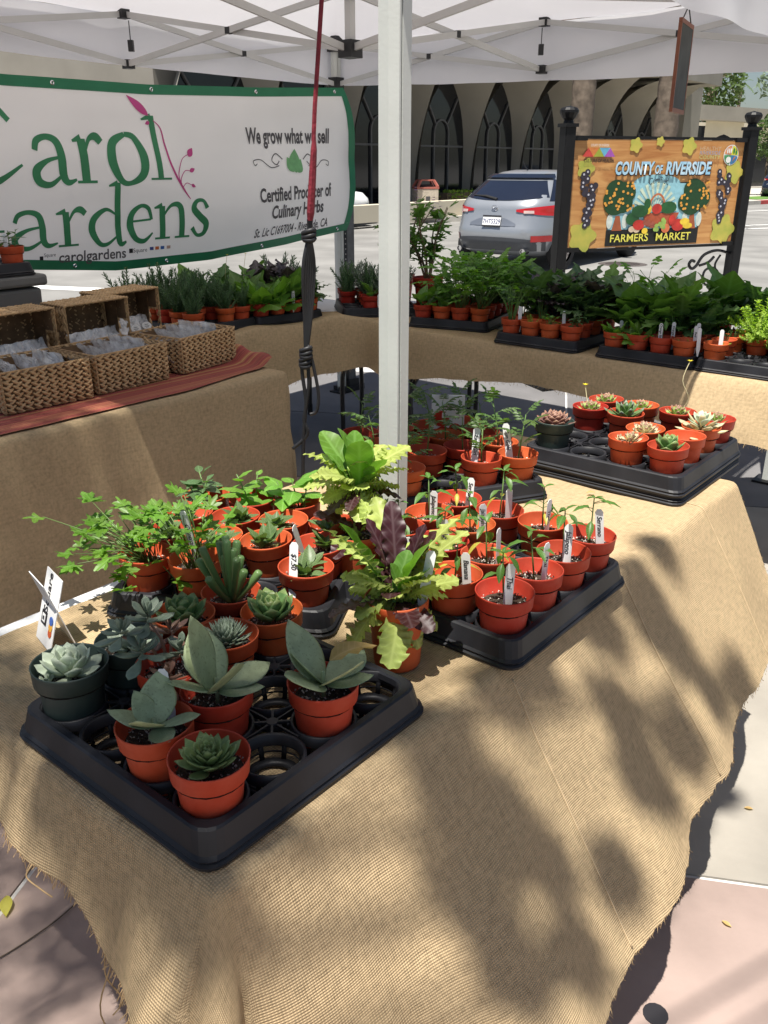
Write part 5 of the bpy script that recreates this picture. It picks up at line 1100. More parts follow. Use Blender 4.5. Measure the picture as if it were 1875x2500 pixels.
LF = dict(pepper=[flat_leaf('leaf', 'leaf_pepper', .42, .9, 6, 4, .35, .35, .02, 6, seed=k) for k in range(2)], pepper_y=[flat_leaf('leaf', 'leaf_yellow', .36, .8, 6, 4, .45, .3)],
  basil=[flat_leaf('leaf', 'leaf_basil', .66, .85, 7, 6, .5, -.25, .03, 5, seed=k) for k in range(2)], sage=[flat_leaf('leaf', 'leaf_sage', .52, .8, 6, 4, .15, .25, .02, 8, petiole=.12)], spinach=[flat_leaf('leaf', 'leaf_dark', .6, .8, 6, 4, .25, .2, .02, 8, petiole=.15)],
  cil=[lobed('leaf', 'leaf_cilantro', 4 + k % 2, k, deep=.5) for k in range(3)], parsley=[lobed('leaf', 'leaf_celery', 5, k + 5, deep=.42) for k in range(3)], geran=[lobed('leaf', 'leaf_green', 5, 3, deep=.38)],
  lettuce=[flat_leaf('leaf', 'leaf_lettuce', .50, .55, 44, 10, .45, .1, .075, 21, .15, 7.4, seed=k * 2.1, fan=True) for k in range(3)], redlet=[flat_leaf('leaf', 'leaf_red_lettuce', .46, .62, 40, 8, .3, .1, .028, 15, .09, 5.4, seed=k * 2.3, fan=True) for k in range(2)],
  romaine=[flat_leaf('leaf', 'leaf_romaine', .40, .75, 18, 6, .12, .25, .02, 7, .03, 6, seed=k, fan=True) for k in range(2)],
  kale=[flat_leaf('leaf', 'leaf_dark', .6, .7, 18, 6, .35, .1, .07, 11, .14, 5, seed=k, petiole=.25) for k in range(2)], purple=[flat_leaf('leaf', 'leaf_purple', .62, .7, 18, 6, .35, .1, .08, 12, .16, 5.4, seed=k, petiole=.25) for k in range(2)],
  broad=[flat_leaf('leaf', 'leaf_green', .62, .75, 8, 6, .35, .15, .04, 6, .06, 5, seed=k, petiole=.28) for k in range(2)], mizuna=[flat_leaf('leaf', 'leaf_green', .34, .8, 14, 4, .35, .1, .03, 9, .55, 6, petiole=.3)], butter=[flat_leaf('leaf', 'leaf_romaine', .8, .6, 8, 6, .3, -.35, .05, 6, petiole=.1)],
  tomato=[compound('leaf', 'leaf_tomato', 7, .5, .3, k) for k in range(3)], celery=[compound('leaf', 'leaf_celery', 5, .85, .3, k + 4) for k in range(3)], mint=[flat_leaf('leaf', 'leaf_dark', .55, .85, 5, 4, .2, .2)],
  rosem=[sprig('sprig', 'leaf_rosemary', 70, .16, .028, seed=k) for k in range(3)], laven=[sprig('sprig', 'leaf_lavender', 54, .22, .032, seed=k) for k in range(2)], thyme=[sprig('sprig', 'leaf_lime', 44, .13, .075, seed=k, ang=.4) for k in range(2)], oreg=[sprig('sprig', 'leaf_dark', 36, .17, .11, seed=k, ang=.35) for k in range(2)],
  salvia=[flat_leaf('leaf', 'leaf_green', .45, .8, 5, 4, .2, .2, .02, 6)], dead=[flat_leaf('leaf', 'leaf_brown', .5, .8, 6, 4, .5, .3, .06, 6)])
SU = dict(echev=fleshy('leaf', 'suc_green', .62, .22, 1.45, .30, tipm='suc_tip'), pale=fleshy('leaf', 'suc_pale', .58, .24, 1.7, .32), semper=fleshy('leaf', 'suc_tip', .46, .16, 1.35, .25), red=fleshy('leaf', 'suc_red', .5, .14, 1.4, .22, tipm='suc_pink'), lime=fleshy('leaf', 'suc_lime', .46, .16, 1.35, .3, tipm='suc_pink'), cream=fleshy('leaf', 'suc_cream', .5, .22, 1.5, .3, tipm='suc_pink'),
  blue=fleshy('leaf', 'suc_blue', .46, .2, 1.8, .18), pink=fleshy('leaf', 'suc_pink', .38, .2, 1.8, .12), agave=fleshy('leaf', 'suc_green', .40, .14, 1.1, .18, tipm='suc_blue'), spike=fleshy('leaf', 'suc_blue', .26, .16, 1.0, .25, 4, 6), kal=fleshy('leaf', 'suc_grey', .66, .05, 1.0, .08, 10, 12, cup=.12), kalw=fleshy('leaf', 'suc_grey', .62, .05, 1.35, -.05, 10, 12, cup=.12), paddle=fleshy('leaf', 'suc_cream', .36, .2, 1.9, .12), paddleg=fleshy('leaf', 'suc_pale', .50, .18, 1.7, .15))
def put(root, me, pos, az, el, L_, roll=0, sw=1.0, name='leaf'):
    d = Vector((math.cos(az) * math.cos(el), math.sin(az) * math.cos(el), math.sin(el))); up = Vector((-math.cos(az) * math.sin(el), -math.sin(az) * math.sin(el), math.cos(el))); x = d.cross(up)
    if roll: up, x = up * math.cos(roll) + x * math.sin(roll), x * math.cos(roll) - up * math.sin(roll)
    m = Matrix(((x.x * L_ * sw, d.x * L_, up.x * L_, pos[0]), (x.y * L_ * sw, d.y * L_, up.y * L_, pos[1]), (x.z * L_ * sw, d.z * L_, up.z * L_, pos[2]), (0, 0, 0, 1)))
    return obj(name, me, root, m)
GA = 2.39996
def stems(root, paths, m='stem_green', name='stem'):
    b = MB()
    for P, r in paths: b.tube(P, r, 5)
    return b.build(name, M[m], root, True)
ZS = .074
def rosette(root, rng, me, n=26, L0=.012, L1=.042, el0=80, el1=12, pos=(0, 0, ZS + .004), sw=1.0, jit=6):
    a0 = rng.uniform(0, 6)
    for k in range(n):
        f = k / (n - 1); put(root, me, Vector(pos) + Vector((0, 0, .012 * (1 - f))), a0 + k * GA, R(lerp(el0, el1, f ** .8) + rng.uniform(-jit, jit)), lerp(L0, L1, f ** .7) * rng.uniform(.92, 1.06), sw=sw)
def pl_pepper(root, rng):
    h = rng.uniform(.075, .105); tip = Vector((rng.uniform(-.012, .012), rng.uniform(-.012, .012), ZS + h)); stems(root, [([(0, 0, ZS - .004), (tip.x * .6, tip.y * .5, ZS + h * .5), tip], [.0019, .0015, .0011])])
    for k in range(4): put(root, rng.choice(LF['pepper']), tip, k * 1.9 + rng.random(), R(rng.uniform(5, 50)), rng.uniform(.016, .027))
    for k in range(rng.randint(4, 6)):
        f = rng.uniform(.35, .95); p = Vector((tip.x * f, tip.y * f, ZS + h * f)); az = k * GA + rng.random(); q = p + Vector((math.cos(az) * .012, math.sin(az) * .012, .004)); stems(root, [([p, q], .0007)]); put(root, rng.choice(LF['pepper_y'] if (f < .5 and rng.random() < .5) else LF['pepper']), q, az, R(rng.uniform(-45, 15)), rng.uniform(.024, .040))
def pl_tomato(root, rng):
    h = rng.uniform(.085, .125); tip = Vector((rng.uniform(-.02, .02), rng.uniform(-.02, .02), ZS + h)); stems(root, [([(0, 0, ZS - .004), (tip.x * .2, tip.y * .6, ZS + h * .5), tip], [.0023, .0018, .0012])])
    for k in range(7):
        f = .35 + .65 * k / 6; put(root, rng.choice(LF['tomato']), Vector((tip.x * f, tip.y * f, ZS + h * f)), k * GA + rng.random(), R(rng.uniform(-10, 40) + 20 * f), rng.uniform(.045, .066))
def pl_sage(root, rng, key='sage', n=15, L_=(.026, .042)):
    for c in range(rng.randint(2, 3)):
        b0 = Vector((rng.uniform(-.02, .02), rng.uniform(-.02, .02), ZS))
        for k in range(n // 2): put(root, rng.choice(LF[key]), b0 + Vector((0, 0, rng.uniform(0, .014))), k * GA + c, R(rng.uniform(15, 75)), rng.uniform(*L_))
def pl_basil(root, rng, key='basil', n=16, h=.075, L_=(.034, .062)):
    st = []
    for c in range(3):
        b0 = Vector((rng.uniform(-.015, .015), rng.uniform(-.015, .015), ZS)); tp = b0 + Vector((rng.uniform(-.03, .03), rng.uniform(-.03, .03), h * rng.uniform(.7, 1.1))); st.append(([b0, (b0 + tp) / 2, tp], [.002, .0017, .0012]))
        for k in range(n // 3): f = .3 + .7 * k / (n / 3); put(root, rng.choice(LF[key]), b0.lerp(tp, min(1, f)), k * (PI / 2 + .35) + c, R(rng.uniform(-15, 30) + (30 if k >= n // 3 - 2 else 0)), rng.uniform(*L_) * (1 if k < n // 3 - 1 else .6))
    stems(root, st)
def pl_cilantro(root, rng, n=46, h=(.025, .12), spread=.12, bias=(-.085, -.05), key='cil', L_=(.024, .044)):
    st = []
    for k in range(n):
        az = rng.uniform(0, 2 * PI); r = spread * rng.random() ** .7; tp = Vector((math.cos(az) * r + bias[0] * rng.random(), math.sin(az) * r + bias[1] * rng.random(), ZS + rng.uniform(*h) - .4 * r * rng.random())); b0 = Vector((rng.uniform(-.015, .015), rng.uniform(-.015, .015), ZS)); st.append(([b0, b0.lerp(tp, .55) + Vector((0, 0, .012)), tp], [.0012, .001, .0008]))
        for q in range(rng.choice((1, 2, 3))): put(root, rng.choice(LF[key]), tp, az + rng.uniform(-1.2, 1.2), R(rng.uniform(-25, 45)), rng.uniform(*L_))
    stems(root, st)
def pl_lettuce(root, rng, z=.10, mix=(('lettuce', 14), ('redlet', 5), ('romaine', 5)), L_=(.08, .14), up=False):
    items = [k for k, n in mix for _ in range(n)]; rng.shuffle(items)
    for k, key in enumerate(items):
        f = k / len(items); el = lerp(72, -28, f) + rng.uniform(-10, 10)
        if key == 'romaine': el = rng.uniform(45, 86)
        put(root, rng.choice(LF[key]), (rng.uniform(-.012, .012), rng.uniform(-.012, .012), z + rng.uniform(0, .012)), k * GA, R(el), rng.uniform(*L_) * (1.05 if key == 'romaine' else 1), roll=rng.uniform(-.4, .4))
def pl_sprigs(root, rng, key='rosem', n=12, h=(.09, .17), lean=.5, z=ZS):
    for k in range(n):
        az = k * GA; el = PI / 2 - rng.random() * lean; put(root, rng.choice(LF[key]), (rng.uniform(-.02, .02), rng.uniform(-.02, .02), z - .005), az, el, rng.uniform(*h), name='sprig', roll=rng.uniform(-2, 2))
def pl_leafy(root, rng, key='broad', n=10, L_=(.10, .17), el=(35, 80), z=ZS):
    for k in range(n): f = k / n; put(root, rng.choice(LF[key]), (rng.uniform(-.012, .012), rng.uniform(-.012, .012), z - .004 + .02 * rng.random()), k * GA + rng.random() * .5, R(lerp(el[1], el[0], f) + rng.uniform(-8, 8)), rng.uniform(*L_), roll=rng.uniform(-.35, .35))
def pl_stalks(root, rng, key='celery', n=16, h=(.10, .19), L_=(.05, .08), spread=.08):
    st = []
    for k in range(n):
        az = k * GA; r = spread * rng.random() ** .6; tp = Vector((math.cos(az) * r, math.sin(az) * r, ZS + rng.uniform(*h))); b0 = Vector((rng.uniform(-.012, .012), rng.uniform(-.012, .012), ZS - .004)); st.append(([b0, b0.lerp(tp, .6) + Vector((0, 0, .01)), tp], [.002, .0016, .001]))
        put(root, rng.choice(LF[key]), tp - Vector((0, 0, .01)), az, R(rng.uniform(-5, 55)), rng.uniform(*L_)); put(root, rng.choice(LF[key]), b0.lerp(tp, .75), az + rng.uniform(-2, 2), R(rng.uniform(-10, 40)), rng.uniform(*L_) * .8)
    stems(root, st)
def pl_chives(root, rng, n=16, h=(.12, .22)):
    for k in range(n):
        az = k * GA; L_ = rng.uniform(*h); d = rng.uniform(.05, .5); b = MB(); P = [Vector((math.cos(az) * .012, math.sin(az) * .012, ZS - .004))]
        for q in range(1, 6): f = q / 5; P.append(Vector((math.cos(az) * (.012 + d * L_ * f ** 1.8), math.sin(az) * (.012 + d * L_ * f ** 1.8), ZS + L_ * (f - .35 * d * f * f))))
        b.tube(P, [.0019, .0019, .0017, .0014, .001, .0004], 5); b.build('blade', M['leaf_green'], root, True)
def pl_kal(root, rng, s=1.0, tall=True, a0=0.6):
    z = ZS + .004; st = [([(0, 0, ZS - .004), (0, 0, ZS + .03 * s)], [.004, .003])]; stems(root, st, 'suc_grey')
    for k, (az, el, L_) in enumerate([(0, 48, .078), (PI, 40, .074), (PI / 2, 24, .068), (-PI / 2, 14, .066), (PI / 4 + .3, 74 if tall else 52, .096 if tall else .058), (PI + .7, 2, .055)]): put(root, SU['kal'] if k != 3 else SU['kalw'], (0, 0, z + .012 * s), az + a0 + rng.uniform(-.15, .15), R(el + rng.uniform(-5, 5)), L_ * s, roll=rng.uniform(-.2, .2))
def pl_finger(root, rng):
    for k in range(15):
        az = k * GA; el = R(rng.uniform(38, 88)); L_ = rng.uniform(.06, .118); d = Vector((math.cos(az) * math.cos(el), math.sin(az) * math.cos(el), math.sin(el))); b0 = Vector((0, 0, ZS)); b = MB(); bend = Vector((0, 0, .25)); P = [b0]
        for q in range(1, 6): P.append(b0 + (d + bend * (q / 5)).normalized() * L_ * q / 5)
        dd = (P[-1] - P[-2]).normalized(); b.tube(P + [P[-1] + dd * .003], [.005, .005, .0055, .006, .0068, .007, .005], 8); b.build('finger_leaf', M['suc_green'], root, True)
def pl_sedum(root, rng):
    for (x, y, z, me, n) in ((-.015, .02, .09, 'blue', 14), (-.045, .0, .055, 'blue', 12), (.0, -.025, .045, 'blue', 11), (.02, .02, .05, 'pink', 10), (-.03, -.035, .02, 'pink', 10), (-.05, .035, .075, 'blue', 12)):
        p = Vector((x, y, ZS + z)); stems(root, [([(0, 0, ZS - .004), Vector((x * .4, y * .4, ZS + z * .7)), p], [.0028, .0024, .002])], 'suc_pink'); rosette(root, rng, SU[me], n, .018, .042, 75, -25, p, jit=14)
def pl_shrub(root, rng, H=.5, n=9, flower=True, spread=.16, z=.15):
    st = []
    for k in range(n):
        az = k * GA; P = [Vector((0, 0, z - .01))]; hh = H * rng.uniform(.65, 1.05); r = spread * rng.uniform(.4, 1.1)
        for q in range(1, 6): f = q / 5; P.append(Vector((math.cos(az) * r * f ** 1.3 + rng.uniform(-.012, .012), math.sin(az) * r * f ** 1.3 + rng.uniform(-.012, .012), z + hh * f)))
        st.append((P, [.0045, .004, .0035, .003, .002, .0012]))
        for q in range(16):
            f = rng.uniform(.28, 1); i = min(4, int(f * 5)); p = P[i].lerp(P[i + 1], f * 5 - i if f < 1 else 1); put(root, rng.choice(LF['geran'] + LF['salvia']), p, rng.uniform(0, 6.3), R(rng.uniform(-20, 50)), rng.uniform(.028, .05))
        if flower and k % 3 == 0:
            tp = P[-1]
            for q in range(8): put(root, FLOWER, tp + Vector((0, 0, .008 * q - .03)), q * GA, R(20), .016, name='petal')
    stems(root, st, 'stem_brown', 'branch')
FLOWER = flat_leaf('petal', 'flower_purple', .8, .7, 4, 2, .2, .1); YFLOW = flat_leaf('petal', 'flower_yellow', .5, .6, 4, 2, .1, .2)

ORD = ['first', 'second', 'third', 'fourth', 'fifth']
def potted(kind, label, cat, loc, rz, fn, pot='red', seed=0, soil=True, scale=1.0, group=None, zs=None, **kw):
    o = thing(kind, label, cat, loc, rz, group); rng = random.Random(seed * 7919 + 13); obj('pot', POT[pot], o); tl = random.Random(seed + 5); o.rotation_euler = (R(tl.uniform(-1.6, 1.6)), R(tl.uniform(-1.6, 1.6)), rz)
    if soil: so = obj('soil', SOIL_T if pot == 'tall' else SOIL[seed % 4], o, Matrix.Translation((0, 0, .104 if pot == 'tall' else .0715)) @ Matrix.Rotation(seed * 1.3, 4, 'Z')); so['kind'] = 'stuff'
    if fn: fn(o, rng, **kw)
    if scale != 1: o.scale = (scale,) * 3
    return o
def stake(label, loc, yaw, lean=.0, h=.085, text=None, w=.0155, lean2=0, px=1):
    o = thing('plant_tag', label, 'plant tag', loc, 0, 'white plastic plant tags'); o.rotation_euler = (lean, lean2, yaw)
    b = MB(); b.prism([(-w / 2, .0), (-w * .15, -.028), (w * .15, -.028), (w / 2, 0), (w / 2, h - .006), (w / 2 - .004, h), (-w / 2 + .004, h), (-w / 2, h - .006)], .0011, Matrix.Rotation(PI / 2, 4, 'X')); st = b.build('stake', M['white'], o)
    if text:
        obj('lettering', text_mesh(text, .0128, M['ink'], .0002, 1, .2, ext=0), st, Matrix.Translation((0, -.0017, h * .60)) @ Matrix.Rotation(PI / 2, 4, 'X') @ Matrix.Rotation(-PI / 2, 4, 'Z'))
    return o
ZC = H0 + .0045                # cloth surface
ZP = ZC + .0105                # pot foot in a tray
FACE = ROT - PI / 2 - R(22)    # yaw for tags that face the camera side
def cellW(T, i, j, p=PITCH): return (T @ Vector(((i - 1.5) * p, (j - 1.5) * p, 0)))
def frame(t, u, rz=0): return Matrix.Translation(W(t, u, ZC)) @ Matrix.Rotation(ROT + R(rz), 4, 'Z')
JR = ['front edge row', 'second row', 'third row', 'back row']; IC = ['nearest the camera', 'second from the camera', 'third from the camera', 'farthest from the camera']

# ---------------------------------------------------------------- front succulent tray (T1)
T1 = frame(.2085, .2085); tray('half empty black tray of succulents at the near corner of the front table', T1)
def at1(i, j): v = cellW(T1, i, j); return (v.x, v.y, ZP)
potted('potted_succulent', 'green houseleek with reddish tips, in the pot at the tray corner closest to the camera', 'succulent', at1(0, 0), 0, lambda r, g: rosette(r, g, SU['semper'], 54, .014, .046, 84, 10), seed=1)
potted('potted_succulent', 'small kalanchoe with four flat leaves in a gritty orange pot, price tag behind', 'succulent', at1(0, 1), .4, lambda r, g: pl_kal(r, g, .95, False, 1.2), seed=2)
potted('potted_succulent', 'pale blue green echeveria in a dark green pot at the left tray corner', 'succulent', at1(0, 3), 0, lambda r, g: (rosette(r, g, SU['pale'], 30, .016, .050, 80, 5, jit=14), rosette(r, g, SU['pale'], 9, .008, .016, 75, 0, (-.022, -.022, ZS))), pot='green', seed=3, scale=1.07)
potted('potted_succulent', 'large grey kalanchoe with one tall upright leaf in the middle of the tray', 'succulent', at1(1, 1), 0, lambda r, g: pl_kal(r, g, 1.25, True, 2.2), seed=4)
potted('potted_succulent', 'trailing grey and pink sedum with several rosettes on leaning stems', 'succulent', at1(1, 2), ROT, pl_sedum, seed=5)
potted('potted_succulent', 'small pale echeveria in a dark green pot behind the sedum', 'succulent', at1(1, 3), 0, lambda r, g: rosette(r, g, SU['pale'], 22, .014, .042, 80, 5, jit=12), pot='green', seed=6)
potted('potted_succulent', 'broad speckled kalanchoe with a dry tan leaf on the right edge of the tray', 'succulent', at1(2, 0), 0, lambda r, g: (pl_kal(r, g, 1.3, False, 2.5), put(r, LF['dead'][0], (.01, .01, ZS + .05), .6, R(25), .07)), seed=7)
potted('potted_succulent', 'dense spiky dome shaped succulent in grey grit', 'succulent', at1(2, 2), 0, lambda r, g: rosette(r, g, SU['spike'], 130, .024, .042, 89, 5, (0, 0, ZS + .006), jit=4), seed=8)
potted('potted_succulent', 'green cupped echeveria to the left of the finger jade', 'succulent', at1(2, 3), 0, lambda r, g: rosette(r, g, SU['echev'], 24, .022, .054, 80, 22), seed=9)
potted('potted_succulent', 'green cupped echeveria beside the red and green lettuce', 'succulent', at1(3, 2), 0, lambda r, g: rosette(r, g, SU['echev'], 24, .022, .056, 80, 20), seed=10)
potted('potted_succulent', 'finger jade with upright tubular leaves at the back corner of the tray', 'succulent', at1(3, 3), 0, pl_finger, seed=11)
v = at1(0, 1); stake('white price tag reading seven fifty behind the small kalanchoe', (v[0] + .008, v[1] + .040, v[2] + .085), R(-8), R(-6), .062, '$7.50', lean2=R(-8))
v = at1(3, 3); T2f = None

# ---------------------------------------------------------------- herb tray behind it (T2)
T2 = Matrix.Translation((-.262, 1.555, ZC)) @ Matrix.Rotation(R(-11), 4, 'Z'); tray('black tray of sage, basil and cilantro pots behind the succulents', T2)
def at2(i, j): v = cellW(T2, i, j); return (v.x, v.y, ZP)
R2 = ['front row', 'second row', 'third row', 'back row']
for j in range(4):
    for i in range(4):
        if (i, j) in ((2, 0), (3, 3)): continue
        s_ = 20 + j * 4 + i; lab = ', %s of the herb tray, %s from left' % (R2[j], ORD[i])
        if (i, j) == (0, 0): potted('potted_herb', 'sprawling bright cilantro spilling left over the tray corner', 'herb', at2(i, j), 0, pl_cilantro, seed=s_)
        elif (i, j) == (1, 0): potted('potted_herb', 'cilantro with tall thin stalks beside the sprawling one', 'herb', at2(i, j), 0, lambda r, g: pl_cilantro(r, g, 26, (.06, .15), .075, (-.02, .0)), seed=s_)
        elif (i, j) == (2, 3): potted('potted_herb', 'bright green basil with one large cupped leaf, sunlit', 'herb', at2(i, j), .8, lambda r, g: pl_basil(r, g, n=15, L_=(.045, .075)), seed=s_)
        elif (i, j) == (1, 3): potted('potted_herb', 'green basil between the sunlit basil and the dark sage', 'herb', at2(i, j), .3, lambda r, g: pl_basil(r, g, n=21, L_=(.034, .055)), seed=s_)
        elif (i, j) == (0, 3): potted('potted_herb', 'dark leafy herb at the back left of the herb tray', 'herb', at2(i, j), 0, lambda r, g: pl_basil(r, g, 'spinach', 24, .07, (.034, .055)), seed=s_)
        else: potted('potted_herb', ('young sage' if s_ % 3 else 'small sage clump') + ' in orange pot' + lab, 'herb', at2(i, j), s_, lambda r, g: pl_sage(r, g, 'sage' if g.random() < .6 else 'spinach', rng_n(g)), seed=s_) if False else potted('potted_herb', 'young sage in orange pot' + lab, 'herb', at2(i, j), s_, lambda r, g, dn=(14 if i < 2 else 10): pl_sage(r, g, 'sage', dn + 4, (.028, .046)), seed=s_)
v = at2(3, 0); stake('white price tag reading seven fifty in the sage pot beside the lettuce', (v[0] - .018, v[1] - .035, v[2] + .068), R(-10), R(-14), .085, '$7.50')
v = at2(3, 1); stake('thin white tag seen edge on in a sage pot', (v[0] - .028, v[1] - .01, v[2] + .068), R(70), R(-4), .085, None, lean2=R(-20))
v = at2(1, 0); stake('white tag among the cilantro stalks', (v[0] + .0, v[1] + .02, v[2] + .068), R(-20), R(10), .12, 'Cilantro', lean2=R(-6))

# ---------------------------------------------------------------- loose lettuce pots
potted('potted_lettuce', 'mixed green and red lettuce spilling over a tall orange pot between the trays', 'lettuce', (.022, 1.235, ZC), 0, lambda r, g: pl_lettuce(r, g, .112, (('lettuce', 26), ('redlet', 9), ('romaine', 5)), (.05, .125)) or [put(r, g.choice(LF[k_]), (x_, y_, .115), az_, R(e_), l_, roll=g.uniform(-1.0, 1.0), sw=.6) for k_, x_, y_, az_, e_, l_ in (('redlet', -.005, .01, 2.0, 78, .13), ('redlet', .012, .006, 1.2, 82, .12), ('lettuce', -.01, .0, 2.6, 70, .15), ('romaine', -.015, .004, 2.9, 66, .15), ('lettuce', .01, .0, .4, 66, .14), ('redlet', 0, .012, 1.7, 86, .15), ('lettuce', .0, .01, 1.9, 74, .16), ('lettuce', .01, .01, 1.0, 60, .15), ('lettuce', -.01, .01, 2.4, 55, .13))], pot='tall', seed=60)
potted('potted_lettuce', 'tall bright lettuce with upright romaine leaves beside the white tent leg', 'lettuce', (-.052, 1.50, ZC), 0, lambda r, g: (pl_lettuce(r, g, .20, (('lettuce', 26), ('romaine', 9), ('redlet', 3)), (.05, .125)), pl_lettuce(r, g, .112, (('redlet', 6), ('lettuce', 4)), (.07, .1)), stems(r, [([(0, 0, .1), (0, 0, .21)], [.007, .006])], 'leaf_lettuce')), pot='tall', seed=61)
stake('blank white tag in the mixed lettuce pot', (.062, 1.225, ZC + .12), R(-12), R(-8), .085, None, lean2=R(8))

# ---------------------------------------------------------------- pepper tray (T3)
T3 = frame(.806, .160); tray('full black tray of pepper seedlings on the right of the front table', T3)
NAMES = {(0, 0): ('Thai', 5), (1, 0): ('Thai', 60), (2, 0): ('Jalapeno', -10), (3, 0): ('Serrano', -20), (0, 1): ('Banana', -8), (1, 1): (None, 75), (3, 1): ('Thai', 65), (1, 2): ('Thai', -12), (2, 2): ('Jalapeno', 30), (3, 2): (None, 40), (0, 2): ('Banana', 18), (2, 3): ('Jalapeno', -15), (3, 3): ('Serrano', -12), (1, 3): (None, 60)}
for j in range(4):
    for i in range(4):
        if (i, j) in ((2, 1), (0, 3)): continue
        v = cellW(T3, i, j); s_ = 100 + j * 4 + i; lab = '%s, %s' % (JR[j], IC[i])
        potted('potted_pepper', 'pepper seedling in orange pot, pepper tray ' + lab, 'pepper plant', (v.x, v.y, ZP), s_ * 1.7, pl_pepper, seed=s_)
        if (i, j) in NAMES:
            tx, yw = NAMES[(i, j)]; g = random.Random(s_); stake('white tag in pepper tray ' + lab, (v.x + g.uniform(.0, .022), v.y - g.uniform(.008, .022), ZP + .068), R(yw * .8 - 6), R(g.uniform(-10, 4)), g.uniform(.074, .09), tx, lean2=R(g.uniform(-10, 6)))
# ---------------------------------------------------------------- tomato tray (T4)
T4 = Matrix.Translation((.1345, 2.112, ZC)) @ Matrix.Rotation(R(21), 4, 'Z'); tray('black tray of tomato seedlings behind the white tent leg', T4)
for j in range(4):
    for i in range(4):
        if (i, j) in ((1, 0), (0, 1)): continue
        v = cellW(T4, i, j)
        if abs(v.x - .172) < .05 and 2.19 < v.y < 2.27: continue
        s_ = 140 + j * 4 + i; potted('potted_tomato', 'tomato seedling, %s of the tomato tray, %s from left' % (R2[j], ORD[i]), 'tomato plant', (v.x, v.y, ZP), s_, pl_tomato, seed=s_)
for (i, j, tx, yw, l2) in ((0, 0, 'Black Krim', -8, 4), (2, 0, 'Early Girl', -10, 2), (3, 0, 'Sun Gold', -12, -10)):
    v = cellW(T4, i, j); stake('white tag in tomato tray front row, %s from left' % ORD[i], (v.x - .018, v.y - .012, ZP + .068), R(yw), R(-6), .105, tx, lean2=R(l2), w=.017)
# ---------------------------------------------------------------- succulent tray (T5)
P5 = .1065; T5 = frame(1.695, .245); tray('second black tray nested under the sunlit succulent tray', T5, P5); T5 = Matrix.Translation((0, 0, .022)) @ T5; tray('black tray of sunlit succulents at the far end of the front table', T5, P5)
def flowerstem(o, rng, pts):
    stems(o, [(catmull(pts, 4), .0011)], 'suc_cream', 'flower_stalk'); p = Vector(pts[-1])
    for k in range(6): put(o, YFLOW, p, k * 1.05, R(25), .010, name='petal')
def p_flow(r, g): rosette(r, g, SU['lime'], 38, .014, .042, 84, 10); flowerstem(r, g, [(0, 0, ZS + .01), (-.02, .01, ZS + .04), (-.035, .02, ZS + .075)])
def p_paddle(r, g): rosette(r, g, SU['paddle'], 14, .05, .078, 55, -8, jit=10); rosette(r, g, SU['paddleg'], 12, .026, .05, 75, 20, (0, 0, ZS + .02))
def p_cream(r, g):
    rosette(r, g, SU['cream'], 22, .012, .034, 82, 0, (-.012, 0, ZS + .01)); rosette(r, g, SU['cream'], 14, .008, .02, 75, 0, (.02, .012, ZS + .004))
    b = MB()
    for q in range(4): b.tube(catmull([(0, 0, ZS), (-.02 - .01 * q, .02, ZS + .02), (-.05 - .015 * q, .045 - .01 * q, ZS + .03 + .01 * q)], 4), .0016, 5)
    b.build('runner_stem', M['suc_pink'], r, True); rosette(r, g, SU['cream'], 9, .006, .011, 75, 10, (-.08, .03, ZS + .055))
def p_tall(r, g): rosette(r, g, SU['lime'], 34, .014, .042, 84, 10); flowerstem(r, g, [(0, 0, ZS + .01), (.012, .02, ZS + .06), (.005, .0, ZS + .11), (-.01, .02, ZS + .16)])
T5L = {(0, 0): ('bright green pointed echeveria in front of the empty orange pot', lambda r, g: rosette(r, g, SU['echev'], 18, .026, .054, 76, 18)), (1, 0): None, (2, 0): ('large spreading succulent with fat pale paddle leaves', p_paddle), (3, 0): ('small lime rosette behind the paddle leaved succulent', lambda r, g: rosette(r, g, SU['lime'], 30, .012, .040, 84, 10)),
       (0, 1): ('cream and pink cluster succulent with long runners, front of the tray', p_cream), (1, 1): ('cream rosette cluster behind the runner succulent', lambda r, g: rosette(r, g, SU['cream'], 30, .014, .044, 82, 0)), (3, 1): ('green houseleek with a tall thin yellow flower stalk', p_tall), (2, 2): ('dark green agave like rosette in the tray centre', lambda r, g: rosette(r, g, SU['agave'], 18, .036, .066, 72, 14)), (3, 2): ('reddish green houseleek right of the back rosettes', lambda r, g: rosette(r, g, SU['lime'], 36, .012, .040, 84, 10)),
       (0, 3): ('dark red houseleek in a green pot at the left tray corner', lambda r, g: rosette(r, g, SU['red'], 60, .022, .056, 85, 10)), (2, 3): ('lime houseleek with a small yellow flower at the back left', p_flow), (3, 3): ('lime houseleek farthest back beside the yellow flower', lambda r, g: (rosette(r, g, SU['lime'], 36, .014, .042, 84, 10), rosette(r, g, SU['pale'], 12, .006, .014, 80, 10, (-.026, 0, ZS))))}
for (i, j), it in T5L.items():
    v = cellW(T5, i, j, P5); s_ = 180 + j * 4 + i
    if it is None: potted('empty_pot', 'empty orange pot in the sunlit succulent tray', 'pot', (v.x, v.y, ZP + .022), 0, None, seed=s_, soil=False); continue
    potted('potted_succulent', it[0], 'succulent', (v.x, v.y, ZP + .022), s_, it[1], pot='green' if (i, j) == (0, 3) else 'red', seed=s_, scale=1.05 if (i, j) == (0, 3) else 1.0)
